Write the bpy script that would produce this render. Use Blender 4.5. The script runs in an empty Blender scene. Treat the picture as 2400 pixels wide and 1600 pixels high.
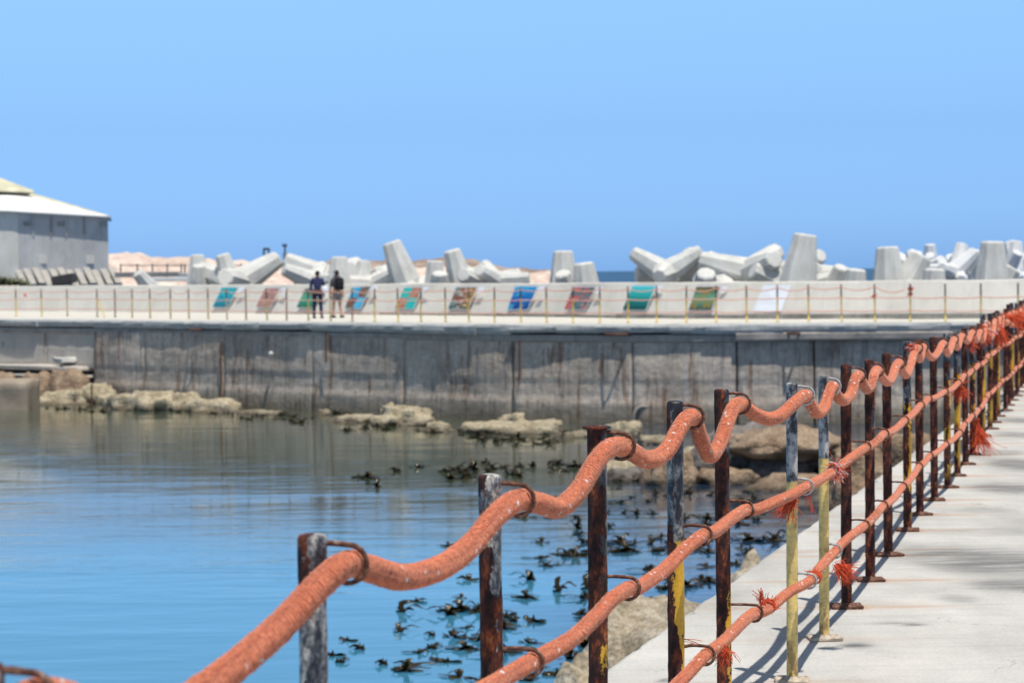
import bpy, bmesh, math, random
import numpy as np
from mathutils import Vector, Matrix, Quaternion, noise
R_ = random.Random(7)
S = bpy.context.scene
C = S.collection
# ---------------------------------------------------------------- camera, sky, sun, exposure
F = 5381.0                                   # focal length in pixels of the 2400 px wide photograph
PITCH = math.atan(162.3 / F); ROLL = math.atan(.0112)
fw = Vector((0, math.cos(PITCH), -math.sin(PITCH)))
up0 = Vector((0, math.sin(PITCH), math.cos(PITCH))); rt0 = Vector((1, 0, 0))
RT = rt0 * math.cos(ROLL) - up0 * math.sin(ROLL)
UP = up0 * math.cos(ROLL) + rt0 * math.sin(ROLL)
CAM = Vector((0, 0, 1.6))
cd = bpy.data.cameras.new('camera'); cam = bpy.data.objects.new('camera', cd); C.objects.link(cam)
m = Matrix((RT, UP, -fw)).transposed().to_4x4(); m.translation = CAM; cam.matrix_world = m
cd.sensor_width = 22.3; cd.lens = F / 2400 * 22.3
cd.clip_start = .1; cd.clip_end = 60000
cd.dof.use_dof = True; cd.dof.focus_distance = 7.4; cd.dof.aperture_fstop = 4.5
S.camera = cam
SUN = Vector((.18, -.32, 1.15)).normalized()
W = bpy.data.worlds.new('World'); S.world = W; W.use_nodes = True
nt = W.node_tree; nt.nodes.clear()
wo = nt.nodes.new('ShaderNodeOutputWorld'); bg = nt.nodes.new('ShaderNodeBackground')
sky = nt.nodes.new('ShaderNodeTexSky'); sky.sky_type = 'NISHITA'; sky.sun_disc = False
sky.sun_elevation = math.asin(SUN.z); sky.sun_rotation = math.atan2(SUN.x, SUN.y)
sky.air_density = 1.0; sky.dust_density = 0.3; sky.ozone_density = 2.0
wt = nt.nodes.new('ShaderNodeTexCoord'); ws = nt.nodes.new('ShaderNodeSeparateXYZ')
wr = nt.nodes.new('ShaderNodeValToRGB'); wm = nt.nodes.new('ShaderNodeMix'); wm.data_type = 'RGBA'; wm.blend_type = 'MULTIPLY'
wm.inputs[0].default_value = 1
SKYT = [(0.0, (.155, .325, .81)), (.063, (.239, .37, .64)), (.118, (.37, .508, .70)), (.30, (.45, .44, .42)), (1, (.54, .45, .35))]
el = wr.color_ramp.elements
el[0].position = SKYT[0][0]; el[0].color = SKYT[0][1] + (1,)
el[1].position = 1; el[1].color = SKYT[-1][1] + (1,)
for p_, c_ in SKYT[1:-1]:
    e_ = el.new(p_); e_.color = c_ + (1,)
L_ = nt.links.new
L_(wt.outputs['Generated'], ws.inputs[0]); L_(ws.outputs['Z'], wr.inputs[0])
wv_ = nt.nodes.new('ShaderNodeVectorMath'); wv_.operation = 'SCALE'; wv_.inputs['Scale'].default_value = 2.0
L_(sky.outputs[0], wm.inputs[6]); L_(wr.outputs[0], wm.inputs[7]); L_(wm.outputs[2], wv_.inputs[0]); L_(wv_.outputs[0], bg.inputs[0]); L_(bg.outputs[0], wo.inputs[0])
bg.inputs[1].default_value = 0.12
sd = bpy.data.lights.new('sun', 'SUN'); sd.energy = 4.6; sd.angle = math.radians(.5); sd.color = (1, .955, .88)
so = bpy.data.objects.new('sun', sd); C.objects.link(so); so.rotation_euler = SUN.to_track_quat('Z', 'Y').to_euler(); so.location = (5, -5, 30)
S.view_settings.view_transform = 'Standard'; S.view_settings.look = 'None'
S.view_settings.exposure = 0; S.view_settings.gamma = 1

# ---------------------------------------------------------------- helpers
def ray(px, py):
    return fw + RT * ((px - 1200) / F) - UP * ((py - 800) / F)
def at_z(px, py, z=0.0):
    d = ray(px, py); return CAM + d * ((z - CAM.z) / d.z)
def at_y(px, py, Y):
    d = ray(px, py); return CAM + d * (Y / d.y)
def tag(o, label=None, cat=None, group=None, kind=None):
    if label: o['label'] = label
    if cat: o['category'] = cat
    if group: o['group'] = group
    if kind: o['kind'] = kind
    return o
def empty(name, loc, label=None, cat=None, group=None):
    o = bpy.data.objects.new(name, None); C.objects.link(o); o.location = loc; o.empty_display_size = .1
    return tag(o, label, cat, group)
def mesh(name, verts, faces, mat=None, parent=None, smooth=False, loc=None):
    me = bpy.data.meshes.new(name)
    me.from_pydata([tuple(v) for v in verts], [], faces); me.update()
    if smooth: me.polygons.foreach_set('use_smooth', [True] * len(me.polygons))
    if mat: me.materials.append(mat)
    o = bpy.data.objects.new(name, me); C.objects.link(o)
    if loc is not None: o.location = loc
    if parent: o.parent = parent
    return o
def bmobj(name, bm, mat=None, parent=None, smooth=False, loc=None):
    me = bpy.data.meshes.new(name); bm.to_mesh(me); bm.free()
    if smooth: me.polygons.foreach_set('use_smooth', [True] * len(me.polygons))
    if mat: me.materials.append(mat)
    o = bpy.data.objects.new(name, me); C.objects.link(o)
    if loc is not None: o.location = loc
    if parent: o.parent = parent
    return o
def box(bm, c, s, rot=None, bev=0):
    r = bmesh.ops.create_cube(bm, size=1)
    M = Matrix.Translation(c) @ (rot.to_4x4() if rot else Matrix.Identity(4)) @ Matrix.Diagonal((s[0], s[1], s[2], 1))
    bmesh.ops.transform(bm, matrix=M, verts=r['verts'])
    if bev:
        es = list({e for v in r['verts'] for e in v.link_edges})
        bmesh.ops.bevel(bm, geom=es, offset=bev, segments=1, affect='EDGES')
def interp(tab, t):
    xs = [a[0] for a in tab]; ys = [a[1] for a in tab]
    return float(np.interp(t, xs, ys))
def fbm(p, o=4):
    return noise.fractal(Vector(p), 1.0, 2.0, o)
def frames(pts):
    T = [(pts[min(i + 1, len(pts) - 1)] - pts[max(i - 1, 0)]).normalized() for i in range(len(pts))]
    n = T[0].orthogonal().normalized(); out = []
    for i, t in enumerate(T):
        n = (n - t * n.dot(t)).normalized(); out.append((t, n, t.cross(n)))
    return out
def tube_data(pts, rad, n=8, V=None, Fc=None, cap=True):
    V = [] if V is None else V; Fc = [] if Fc is None else Fc
    b = len(V); fr = frames(pts)
    for i, p in enumerate(pts):
        r = rad(i) if callable(rad) else rad
        for j in range(n):
            a = 2 * math.pi * j / n
            V.append(p + (fr[i][1] * math.cos(a) + fr[i][2] * math.sin(a)) * r)
    for i in range(len(pts) - 1):
        for j in range(n):
            k = (j + 1) % n
            Fc.append((b + i * n + j, b + i * n + k, b + (i + 1) * n + k, b + (i + 1) * n + j))
    if cap:
        Fc.append(tuple(b + j for j in range(n))[::-1]); e = b + (len(pts) - 1) * n
        Fc.append(tuple(e + j for j in range(n)))
    return V, Fc
def catmull(P, per=8):
    out = []
    for i in range(len(P) - 1):
        p0 = P[max(i - 1, 0)]; p1 = P[i]; p2 = P[i + 1]; p3 = P[min(i + 2, len(P) - 1)]
        for k in range(per):
            t = k / per
            out.append(.5 * ((2 * p1) + (p2 - p0) * t + (2 * p0 - 5 * p1 + 4 * p2 - p3) * t * t + (3 * p1 - p0 - 3 * p2 + p3) * t ** 3))
    out.append(P[-1].copy()); return out
def resample(P, ds):
    L = [0]
    for i in range(1, len(P)): L.append(L[-1] + (P[i] - P[i - 1]).length)
    n = max(2, int(L[-1] / ds)); A = np.array(P); s = np.linspace(0, L[-1], n)
    return [Vector((np.interp(q, L, A[:, 0]), np.interp(q, L, A[:, 1]), np.interp(q, L, A[:, 2]))) for q in s], L[-1]
ORD = ['first', 'second', 'third', 'fourth', 'fifth', 'sixth', 'seventh', 'eighth', 'ninth', 'tenth', 'eleventh', 'twelfth', 'thirteenth', 'fourteenth', 'fifteenth', 'sixteenth', 'seventeenth', 'eighteenth', 'nineteenth', 'twentieth', 'twenty-first', 'twenty-second', 'twenty-third', 'twenty-fourth', 'twenty-fifth', 'twenty-sixth', 'twenty-seventh', 'twenty-eighth', 'twenty-ninth', 'thirtieth', 'thirty-first', 'thirty-second', 'thirty-third', 'thirty-fourth', 'thirty-fifth', 'thirty-sixth', 'thirty-seventh', 'thirty-eighth', 'thirty-ninth', 'fortieth']

# ---- node materials
class N:
    def __init__(s, name, rough=.8, spec=.4):
        s.m = bpy.data.materials.new(name); s.m.use_nodes = True; s.t = s.m.node_tree
        s.b = s.t.nodes['Principled BSDF']; s.b.inputs['Roughness'].default_value = rough
        s.b.inputs['Specular IOR Level'].default_value = spec
        s.tc = s.t.nodes.new('ShaderNodeTexCoord')
    def n(s, ty): return s.t.nodes.new(ty)
    def l(s, a, b): s.t.links.new(a, b)
    def mapv(s, scale, rot=(0, 0, 0), co='Object', loc=(0, 0, 0)):
        n = s.n('ShaderNodeMapping'); n.inputs['Scale'].default_value = scale; n.inputs['Rotation'].default_value = rot
        n.inputs['Location'].default_value = loc
        s.l(s.tc.outputs[co], n.inputs[0]); return n.outputs[0]
    def noise(s, sc, v=None, det=6, rough=.6, dist=0):
        n = s.n('ShaderNodeTexNoise'); n.inputs['Scale'].default_value = sc; n.inputs['Detail'].default_value = det
        n.inputs['Roughness'].default_value = rough; n.inputs['Distortion'].default_value = dist
        s.l(v if v is not None else s.tc.outputs['Object'], n.inputs['Vector']); return n.outputs['Fac']
    def vor(s, sc, v=None, feat='F1', out='Distance'):
        n = s.n('ShaderNodeTexVoronoi'); n.inputs['Scale'].default_value = sc; n.feature = feat
        s.l(v if v is not None else s.tc.outputs['Object'], n.inputs['Vector']); return n.outputs[out]
    def ramp(s, f, stops):
        n = s.n('ShaderNodeValToRGB'); e = n.color_ramp.elements
        def c4(c): return (c, c, c, 1) if isinstance(c, (int, float)) else tuple(c) + (1,)
        e[0].position = stops[0][0]; e[0].color = c4(stops[0][1]); e[1].position = stops[-1][0]; e[1].color = c4(stops[-1][1])
        for p, c in stops[1:-1]:
            q = e.new(p); q.color = c4(c)
        s.l(f, n.inputs[0]); return n.outputs[0]
    def mix(s, f, a, b, mode='MIX'):
        n = s.n('ShaderNodeMix'); n.data_type = 'RGBA'; n.blend_type = mode
        for v, i in ((f, 0), (a, 6), (b, 7)):
            if isinstance(v, (int, float)): n.inputs[i].default_value = v if i == 0 else (v, v, v, 1)
            elif isinstance(v, (tuple, list)): n.inputs[i].default_value = tuple(v) + (1,)
            else: s.l(v, n.inputs[i])
        return n.outputs[2]
    def math(s, op, a, b=0.0, clamp=False):
        n = s.n('ShaderNodeMath'); n.operation = op; n.use_clamp = clamp
        for v, i in ((a, 0), (b, 1)):
            if isinstance(v, (int, float)): n.inputs[i].default_value = v
            else: s.l(v, n.inputs[i])
        return n.outputs[0]
    def sep(s, axis, co='Object'):
        n = s.n('ShaderNodeSeparateXYZ'); s.l(s.tc.outputs[co], n.inputs[0]); return n.outputs[axis]
    def attr(s, name):
        n = s.n('ShaderNodeAttribute'); n.attribute_name = name; return n
    def rnd(s):
        return s.n('ShaderNodeObjectInfo').outputs['Random']
    def col(s, c):
        if isinstance(c, tuple): s.b.inputs['Base Color'].default_value = c + (1,)
        else: s.l(c, s.b.inputs['Base Color'])
        return s
    def bump(s, h, st=.5, d=.01):
        n = s.n('ShaderNodeBump'); n.inputs['Strength'].default_value = st; n.inputs['Distance'].default_value = d
        s.l(h, n.inputs['Height']); s.l(n.outputs[0], s.b.inputs['Normal']); return s
def simple(name, c, rough=.7, var=.15, sc=8, spec=.4, bump=0, bd=.005):
    k = N(name, rough, spec); f = k.noise(sc)
    k.col(k.ramp(f, [(.3, tuple(x * (1 - var) for x in c)), (.7, tuple(min(1, x * (1 + var)) for x in c))]))
    if bump: k.bump(k.noise(sc * 6), bump, bd)
    return k.m

# near walkway concrete
def mat_walk():
    k = N('walkway_concrete', .85, .3)
    v = k.mapv((1, .45, 1))
    c = k.ramp(k.noise(1.3, v, 8, .62), [(.3, (.38, .365, .33)), (.5, (.50, .485, .445)), (.68, (.60, .58, .53))])
    fine = k.noise(60, None, 6, .7)
    c = k.mix(.35, c, k.ramp(fine, [(.3, .3), (.7, .72)]), 'OVERLAY')
    streak = k.noise(3.0, k.mapv((.35, 3.2, 1), (0, 0, -.25)), 8, .7)
    c = k.mix(k.ramp(streak, [(.5, 0.), (.72, .42)]), c, (.30, .292, .275))
    a = k.attr('rust_dark'); sp = k.n('ShaderNodeSeparateColor'); k.l(a.outputs['Color'], sp.inputs[0])
    rz = k.noise(22, k.mapv((.6, 1.5, 1)), 8, .7)
    rust = k.math('MULTIPLY', sp.outputs[0], k.ramp(rz, [(.2, .55), (.5, 1.)]))
    c = k.mix(rust, c, (.44, .19, .05))
    dark_patch = k.math('MULTIPLY', sp.outputs[1], k.ramp(k.noise(4, k.mapv((.5, 2.4, 1)), 9, .72), [(.3, .25), (.58, 1.)]))
    c = k.mix(k.math('MULTIPLY', dark_patch, 1.15, True), c, (.12, .12, .118))  # darker grey patches mixed into the concrete colour
    # hairline cracks and pale bird lime specks
    wv = k.n('ShaderNodeVectorMath'); wv.operation = 'ADD'
    wn = k.n('ShaderNodeTexNoise'); wn.inputs['Scale'].default_value = 5; wn.inputs['Detail'].default_value = 6
    k.l(k.tc.outputs['Object'], wn.inputs['Vector'])
    sc_ = k.n('ShaderNodeVectorMath'); sc_.operation = 'SCALE'; sc_.inputs['Scale'].default_value = .5
    k.l(wn.outputs['Color'], sc_.inputs[0]); k.l(k.tc.outputs['Object'], wv.inputs[0]); k.l(sc_.outputs[0], wv.inputs[1])
    cr = k.vor(.9, wv.outputs[0], 'DISTANCE_TO_EDGE')
    crm = k.math('MULTIPLY', k.ramp(cr, [(0, 1.), (.006, 0.)]), k.ramp(k.noise(1.1), [(.45, 0.), (.6, .75)]))
    c = k.mix(crm, c, (.12, .115, .105))
    sp2 = k.math('MULTIPLY', k.ramp(k.vor(9), [(.05, 1.), (.09, 0.)]), k.ramp(k.noise(2.2), [(.5, 0.), (.62, .8)]))
    c = k.mix(sp2, c, (.75, .74, .72))
    k.col(c)
    h = k.math('ADD', k.math('MULTIPLY', fine, .6), k.noise(9, None, 8, .7))
    h = k.math('SUBTRACT', h, k.math('MULTIPLY', crm, .8))
    k.bump(h, .45, .012); return k.m
M_walk = mat_walk()
def mat_seawall():
    k = N('seawall_concrete', .88, .3)
    big = k.noise(.8, k.mapv((.7, .7, 1)), 8, .65)
    c = k.ramp(big, [(.3, (.36, .30, .24)), (.5, (.52, .44, .36)), (.7, (.66, .57, .47))])
    run = k.noise(2.2, k.mapv((2.6, 2.6, .22)), 7, .65)                     # run marks
    c = k.mix(k.ramp(run, [(.5, 0.), (.68, .65)]), c, (.12, .125, .135))
    pale = k.noise(2.0, k.mapv((2.2, 2.2, .16), (0, 0, 0), 'Object', (7, 3, 0)), 6, .6)
    c = k.mix(k.ramp(pale, [(.62, 0.), (.72, .55)]), c, (.42, .44, .47))
    rs = k.noise(1.6, k.mapv((2.2, 2.2, .3), (0, 0, 0), 'Object', (31, 13, 2)), 6, .6)
    c = k.mix(k.ramp(rs, [(.56, 0.), (.66, .8)]), c, (.21, .105, .055))
    z = k.sep('Z'); zz = k.math('ADD', z, k.math('MULTIPLY', k.noise(1.7), .5))
    c = k.mix(k.ramp(k.math('MULTIPLY', k.math('ADD', zz, 3.05), .8), [(.12, .9), (.45, .6), (.95, 0.)]), c, (.115, .09, .05))
    c = k.mix(.5, c, k.ramp(k.noise(7, None, 9, .75), [(.3, .22), (.7, .78)]), 'OVERLAY')
    k.col(c); k.bump(k.math('ADD', k.noise(3.5, k.mapv((1, 1, 1.8)), 9, .72), k.math('MULTIPLY', k.vor(5), .4)), .7, .035); return k.m
M_sea = mat_seawall()
def conc(name, lo, hi, sc=1.5, bump=.3, d=.02, streak=.3, rough=.85):
    k = N(name, rough, .3)
    c = k.ramp(k.noise(sc, None, 8, .62), [(.3, lo), (.7, hi)])
    s_ = k.noise(2, k.mapv((3, 3, .35)), 6, .6)
    c = k.mix(k.ramp(s_, [(.5, 0.), (.75, streak)]), c, tuple(x * .55 for x in lo))
    k.col(c); k.bump(k.noise(12, None, 8, .7), bump, d); return k.m
M_fascia = conc('kerb_concrete', (.36, .37, .36), (.54, .54, .52), 1.6, .6, .04, .5)
M_beam = conc('beam_concrete', (.30, .27, .24), (.46, .41, .36), 2.2, .5, .03, .5)
M_pale_lit = conc('lit_pale_quay_concrete', (.46, .41, .35), (.60, .55, .47), 1.2, .4, .03, .3)
M_brown = conc('brown_concrete', (.24, .19, .14), (.42, .35, .27), 1.2, .5, .04, .4)
M_deck = conc('deck_concrete', (.54, .51, .44), (.66, .63, .55), .8, .3, .02, .15)
M_para = conc('parapet_concrete', (.60, .57, .50), (.72, .69, .62), .7, .3, .02, .22)
M_kerb2 = conc('footing_concrete', (.20, .19, .17), (.38, .36, .32), 1.2, .6, .03, .5)
M_tet = conc('armour_concrete', (.52, .51, .47), (.72, .71, .66), 1.6, .5, .03, .42)
M_tetw = conc('new_armour_concrete', (.62, .62, .61), (.74, .74, .73), 1.3, .3, .02, .12)
def mat_rock(name, lo, mid, hi, wet=True, sc=2.0):
    k = N(name, .85, .35)
    c = k.ramp(k.noise(sc, None, 9, .68), [(.28, lo), (.5, mid), (.7, hi)])
    c = k.mix(.6, c, k.ramp(k.noise(sc * 7, None, 8, .75), [(.35, .18), (.65, .8)]), 'OVERLAY')
    pit = k.ramp(k.vor(sc * 6), [(.1, 1.), (.3, 0.)])
    c = k.mix(k.math('MULTIPLY', pit, .35), c, tuple(x * .35 for x in lo))
    if wet:
        z = k.sep('Z', 'Object'); g = k.n('ShaderNodeNewGeometry'); sx = k.n('ShaderNodeSeparateXYZ'); k.l(g.outputs['Position'], sx.inputs[0])
        zz = k.math('ADD', sx.outputs['Z'], k.math('MULTIPLY', k.noise(3), .25))
        w = k.ramp(k.math('ADD', zz, 2.95), [(.2, 1.), (.42, 0.)])
        c = k.mix(k.math('MULTIPLY', w, .85), c, (.055, .038, .022))
        k.l(k.ramp(w, [(0, .85), (1, .3)]), k.b.inputs['Roughness'])
    k.col(c); k.bump(k.math('ADD', k.noise(sc * 3, None, 9, .75), k.math('MULTIPLY', k.vor(sc * 5), .5)), .9, .08); return k.m
M_rockp = mat_rock('pale_rock', (.22, .175, .11), (.45, .38, .255), (.64, .57, .43))
M_rockb = mat_rock('brown_rock', (.16, .10, .06), (.33, .235, .155), (.46, .36, .25))
M_rockn = mat_rock('near_rock', (.22, .17, .11), (.50, .42, .30), (.74, .66, .54), False, 3.0)
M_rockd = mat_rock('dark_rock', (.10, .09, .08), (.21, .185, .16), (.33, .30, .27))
M_hill = mat_rock('pink_hill', (.50, .37, .29), (.64, .51, .42), (.74, .64, .56), False, .12)
M_hill2 = mat_rock('brown_hill', (.17, .12, .09), (.31, .23, .18), (.46, .36, .29), False, .15)

# posts
def mat_post(kind):
    k = N('post_paint_' + kind, .6, .45)
    r = k.rnd(); off = k.n('ShaderNodeVectorMath'); off.operation = 'ADD'
    cb = k.n('ShaderNodeCombineXYZ'); k.l(k.math('MULTIPLY', r, 37.), cb.inputs[0]); k.l(k.math('MULTIPLY', r, 11.), cb.inputs[2])
    k.l(k.tc.outputs['Object'], off.inputs[0]); k.l(cb.outputs[0], off.inputs[1]); v = off.outputs[0]
    z = k.sep('Z')
    up = k.ramp(k.math('ADD', z, k.math('MULTIPLY', k.noise(25, v), .03)), [(.79, 0.), (.80, 1.)])
    mp = k.n('ShaderNodeMapping'); mp.inputs['Scale'].default_value = (1, 1, .5); k.l(v, mp.inputs[0]); vs = mp.outputs[0]
    big = k.noise(9, vs, 7, .62); fin = k.noise(70, v, 6, .7); med = k.noise(28, vs, 7, .7)
    if kind == 'galvanised':
        top = k.ramp(k.noise(26, vs, 8, .75), [(.40, (.02, .022, .028)), (.47, (.11, .12, .13)), (.53, (.36, .355, .34)), (.7, (.64, .62, .58))])
        low = k.ramp(k.noise(30, v, 8, .75), [(.34, (.30, .17, .06)), (.42, (.60, .44, .17)), (.6, (.86, .62, .19)), (.75, (.86, .74, .48))])
        c = k.mix(up, low, top)
        brown = k.math('MULTIPLY', k.ramp(z, [(.0, .9), (.28, 0.)]), k.ramp(med, [(.48, 0.), (.56, 1.)]))
        c = k.mix(brown, c, (.17, .08, .035)); k.col(c); k.bump(k.noise(60, v, 8, .7), .3, .003)
        k.b.inputs['Metallic'].default_value = 0; return k.m
    thr = {'worn': .545, 'mottled': .49, 'rusty': .47, 'yellowed': .55, 'brown': .40}[kind]
    topc = k.ramp(med, [(.35, (.014, .013, .015)), (.50, (.032, .031, .034)), (.56, (.15, .15, .15)), (.66, (.46, .43, .38))])
    if kind in ('worn', 'mottled'): topc = k.ramp(k.noise(38, vs, 8, .8), [(.38, (.018, .016, .018)), (.46, (.07, .07, .08)), (.52, (.22, .215, .21)), (.58, (.62, .57, .48))])
    lowc = k.ramp(fin, [(.3, (.55, .27, .012)), (.7, (.74, .42, .025))])
    if kind == 'brown': lowc = k.ramp(med, [(.4, (.08, .022, .014)), (.55, (.30, .10, .02)), (.65, (.55, .27, .03))])
    paint = k.mix(up, lowc, topc)
    rustc = k.ramp(k.noise(34, vs, 8, .75), [(.36, (.008, .004, .004)), (.47, (.040, .012, .009)), (.55, (.10, .024, .012)), (.65, (.38, .09, .02)), (.74, (.55, .34, .17))])
    upt = k.math('MULTIPLY', up, .07)
    rm = k.ramp(k.math('SUBTRACT', k.math('ADD', big, k.math('MULTIPLY', fin, .12)), upt), [(thr, 0.), (thr + .015, 1.)])
    sx = k.ramp(k.math('ADD', k.math('MULTIPLY', k.sep('X'), 20.), .5), [(.35, .12), (.75, 0.)])  # raises the mask on the left, so that side turns darker
    rm = k.ramp(k.math('ADD', k.math('SUBTRACT', k.math('ADD', big, k.math('MULTIPLY', fin, .12)), upt), sx), [(thr + .05, 0.), (thr + .065, 1.)])
    lowz = k.ramp(z, [(.05, 1.), (.16, 0.)])
    rm = k.math('MAXIMUM', rm, lowz)
    k.col(k.mix(rm, paint, rustc)); k.l(k.ramp(rm, [(0, .38), (1, .9)]), k.b.inputs['Roughness'])
    k.bump(k.math('ADD', k.math('MULTIPLY', rm, .8), k.noise(75, v, 9, .75)), .7, .0035); return k.m
M_post = {k: mat_post(k) for k in ('worn', 'mottled', 'rusty', 'yellowed', 'brown', 'galvanised')}
def mat_rust():
    k = N('rusted_iron', .85, .3)
    k.col(k.ramp(k.noise(60, None, 8, .78), [(.3, (.03, .013, .010)), (.48, (.11, .045, .028)), (.58, (.24, .12, .075)), (.68, (.46, .36, .28))]))
    k.bump(k.noise(120, None, 7, .7), .7, .003); return k.m
M_rust = mat_rust()
M_platep = simple('pale_rusty_plate', (.46, .38, .29), .8, .5, 50, .3, .6, .004)
M_galv = simple('galvanised_iron', (.36, .37, .37), .6, .35, 60, .5, .4, .002)
def mat_rope(name, c, far=False):
    k = N(name, .95, .15)
    a = tuple(x * .78 for x in c); b = (min(1, c[0] * 1.08), c[1] * 1.25, c[2] * 1.4)
    cc = k.ramp(k.noise(7, None, 6, .6), [(.3, c), (.7, b)])
    if not far:
        cc = k.mix(k.ramp(k.noise(170, None, 5, .75), [(.36, 1.), (.55, 0.)]), cc, tuple(x * .55 for x in c))
        g = k.attr('groove'); cc = k.mix(k.math('MULTIPLY', g.outputs['Fac'], .95), cc, (c[0] * .26, c[1] * .14, c[2] * .12))  # crease shade of the ribs painted into the groove colour
        fl = k.ramp(k.vor(30, k.mapv((1, 1, 1))), [(.15, 1.), (.20, 0.)])
        fl = k.math('MULTIPLY', fl, k.ramp(k.noise(9), [(.46, 0.), (.52, 1.)]))
        cc = k.mix(fl, cc, (.74, .70, .68))
        k.bump(k.noise(260, None, 5, .8), .8, .004)
    k.b.inputs['Sheen Weight'].default_value = .35; k.b.inputs['Sheen Roughness'].default_value = .5
    k.b.inputs['Sheen Tint'].default_value = (1, .75, .62, 1)
    k.col(cc); return k.m
M_rope = mat_rope('orange_rope', (.88, .255, .125))
M_fuzz = simple('rope_fibre', (.80, .36, .22), .9, .2, 30, .1)
M_strand = simple('frayed_strand', (.62, .085, .03), .75, .35, 40, .3)
M_strandw = simple('white_strand', (.72, .66, .64), .8, .1, 30, .3)
M_ropefar = mat_rope('faded_rope', (.66, .30, .21), True)

# ---------------------------------------------------------------- water
WZ = -2.9
def mat_water(name, sea=False):
    k = N(name, .04, .5); k.b.inputs['IOR'].default_value = 1.62
    if sea:
        k.b.inputs['Roughness'].default_value = .5; k.b.inputs['Specular IOR Level'].default_value = .08
        k.col(k.ramp(k.noise(.03, k.mapv((1, .15, 1)), 6, .7), [(.3, (.030, .085, .165)), (.7, (.042, .11, .20))]))
        k.bump(k.noise(.4, None, 6, .7), .4, .4); return k.m
    # body colour: dull green towards the pier, brighter blue towards the camera
    y = k.sep('Y'); x = k.sep('X')
    sh = k.ramp(k.math('ADD', k.math('MULTIPLY', y, .02), k.math('MULTIPLY', k.noise(.09), .25)), [(.80, (.050, .215, .335)), (1.12, (.06, .075, .045))])
    dk = k.ramp(k.math('ADD', k.math('ADD', k.math('MULTIPLY', x, .09), k.math('MULTIPLY', y, -.004)), k.math('MULTIPLY', k.noise(.35, None, 5), .5)), [(.10, 0.), (.36, .9)])
    c = k.mix(dk, sh, (.010, .03, .065))
    k.col(c)
    w1 = k.noise(1.1, k.mapv((.55, 1.5, 1), (0, 0, .12)), 5, .5, .3)
    w2 = k.noise(5, k.mapv((.45, 1.1, 1), (0, 0, -.2)), 4, .55)
    w3 = k.noise(.25, k.mapv((1, 1.4, 1)), 4, .5)
    calm = k.ramp(k.noise(.16, k.mapv((.4, 1.2, 1)), 4), [(.35, .35), (.65, 1.)])
    h = k.math('MULTIPLY', k.math('ADD', k.math('MULTIPLY', w1, .55), k.math('ADD', k.math('MULTIPLY', w2, .10), k.math('MULTIPLY', w3, .6))), calm)
    k.bump(h, .34, .11); return k.m
M_water = mat_water('harbour_water'); M_ocean = mat_water('open_sea', True)
tag(mesh('water', [(-120, -20, WZ), (60, -20, WZ), (60, 71, WZ), (-4, 76, WZ), (-40, 110, WZ), (-120, 130, WZ)], [(0, 1, 2, 3, 4, 5)], M_water), kind='structure')
sv = [(-30000, 60, WZ - .05), (30000, 60, WZ - .05), (30000, 45000, WZ - .05), (-30000, 45000, WZ - .05)]
tag(mesh('sea', sv, [(0, 1, 2, 3)], M_ocean), kind='structure')

# ---------------------------------------------------------------- near walkway (quay)
EA, EB = at_z(1500, 1509), at_z(2100, 1085); ES = (EB.x - EA.x) / (EB.y - EA.y); EX0 = EA.x - ES * EA.y
def edge_x(Y): return EX0 + ES * Y
def fence_x(Y): return -1.266 + .264 * Y
BASE = {6: (1857, 1597), 7: (1932, 1498), 8: (1984, 1423), 9: (2040, 1360), 10: (2082, 1301), 11: (2127, 1243), 12: (2156, 1206), 13: (2190, 1172), 14: (2221, 1142), 15: (2244, 1115), 16: (2263, 1088), 17: (2279, 1065), 18: (2297, 1040)}
TOPY = {1: 1250, 2: 1110, 3: 1000, 4: 939, 5: 911, 6: 896, 7: 879, 8: 853, 9: 842, 10: 827, 11: 799, 12: 795, 13: 789, 14: 781, 15: 773, 16: 768, 17: 763, 18: 757}
NEARP = {0: (-50, 2.8), 1: (728, 3.97), 2: (1146, 4.96), 3: (1395, 5.97), 4: (1579, 6.93), 5: (1693, 7.9)}
NPOST = 31
POST = []
for k_ in range(-1, NPOST):
    if k_ == -1: p = Vector((fence_x(1.8) - .1, 1.8, 0)); H = 1.13
    elif k_ in NEARP:
        px, Y = NEARP[k_]; p = at_y(px, 1000, Y); p.z = 0; H = 1.13 if k_ == 0 else at_y(px, TOPY[k_], Y).z
    elif k_ in BASE:
        p = at_z(*BASE[k_], 0); H = at_y(BASE[k_][0], TOPY[k_], p.y).z
    else:
        Y = POST[-1][0].y + R_.uniform(.93, 1.02); p = Vector((fence_x(Y) + R_.uniform(-.02, .02), Y, 0)); H = R_.uniform(1.13, 1.17)
    POST.append((p, H))
def post(k): return POST[k + 1]

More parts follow.
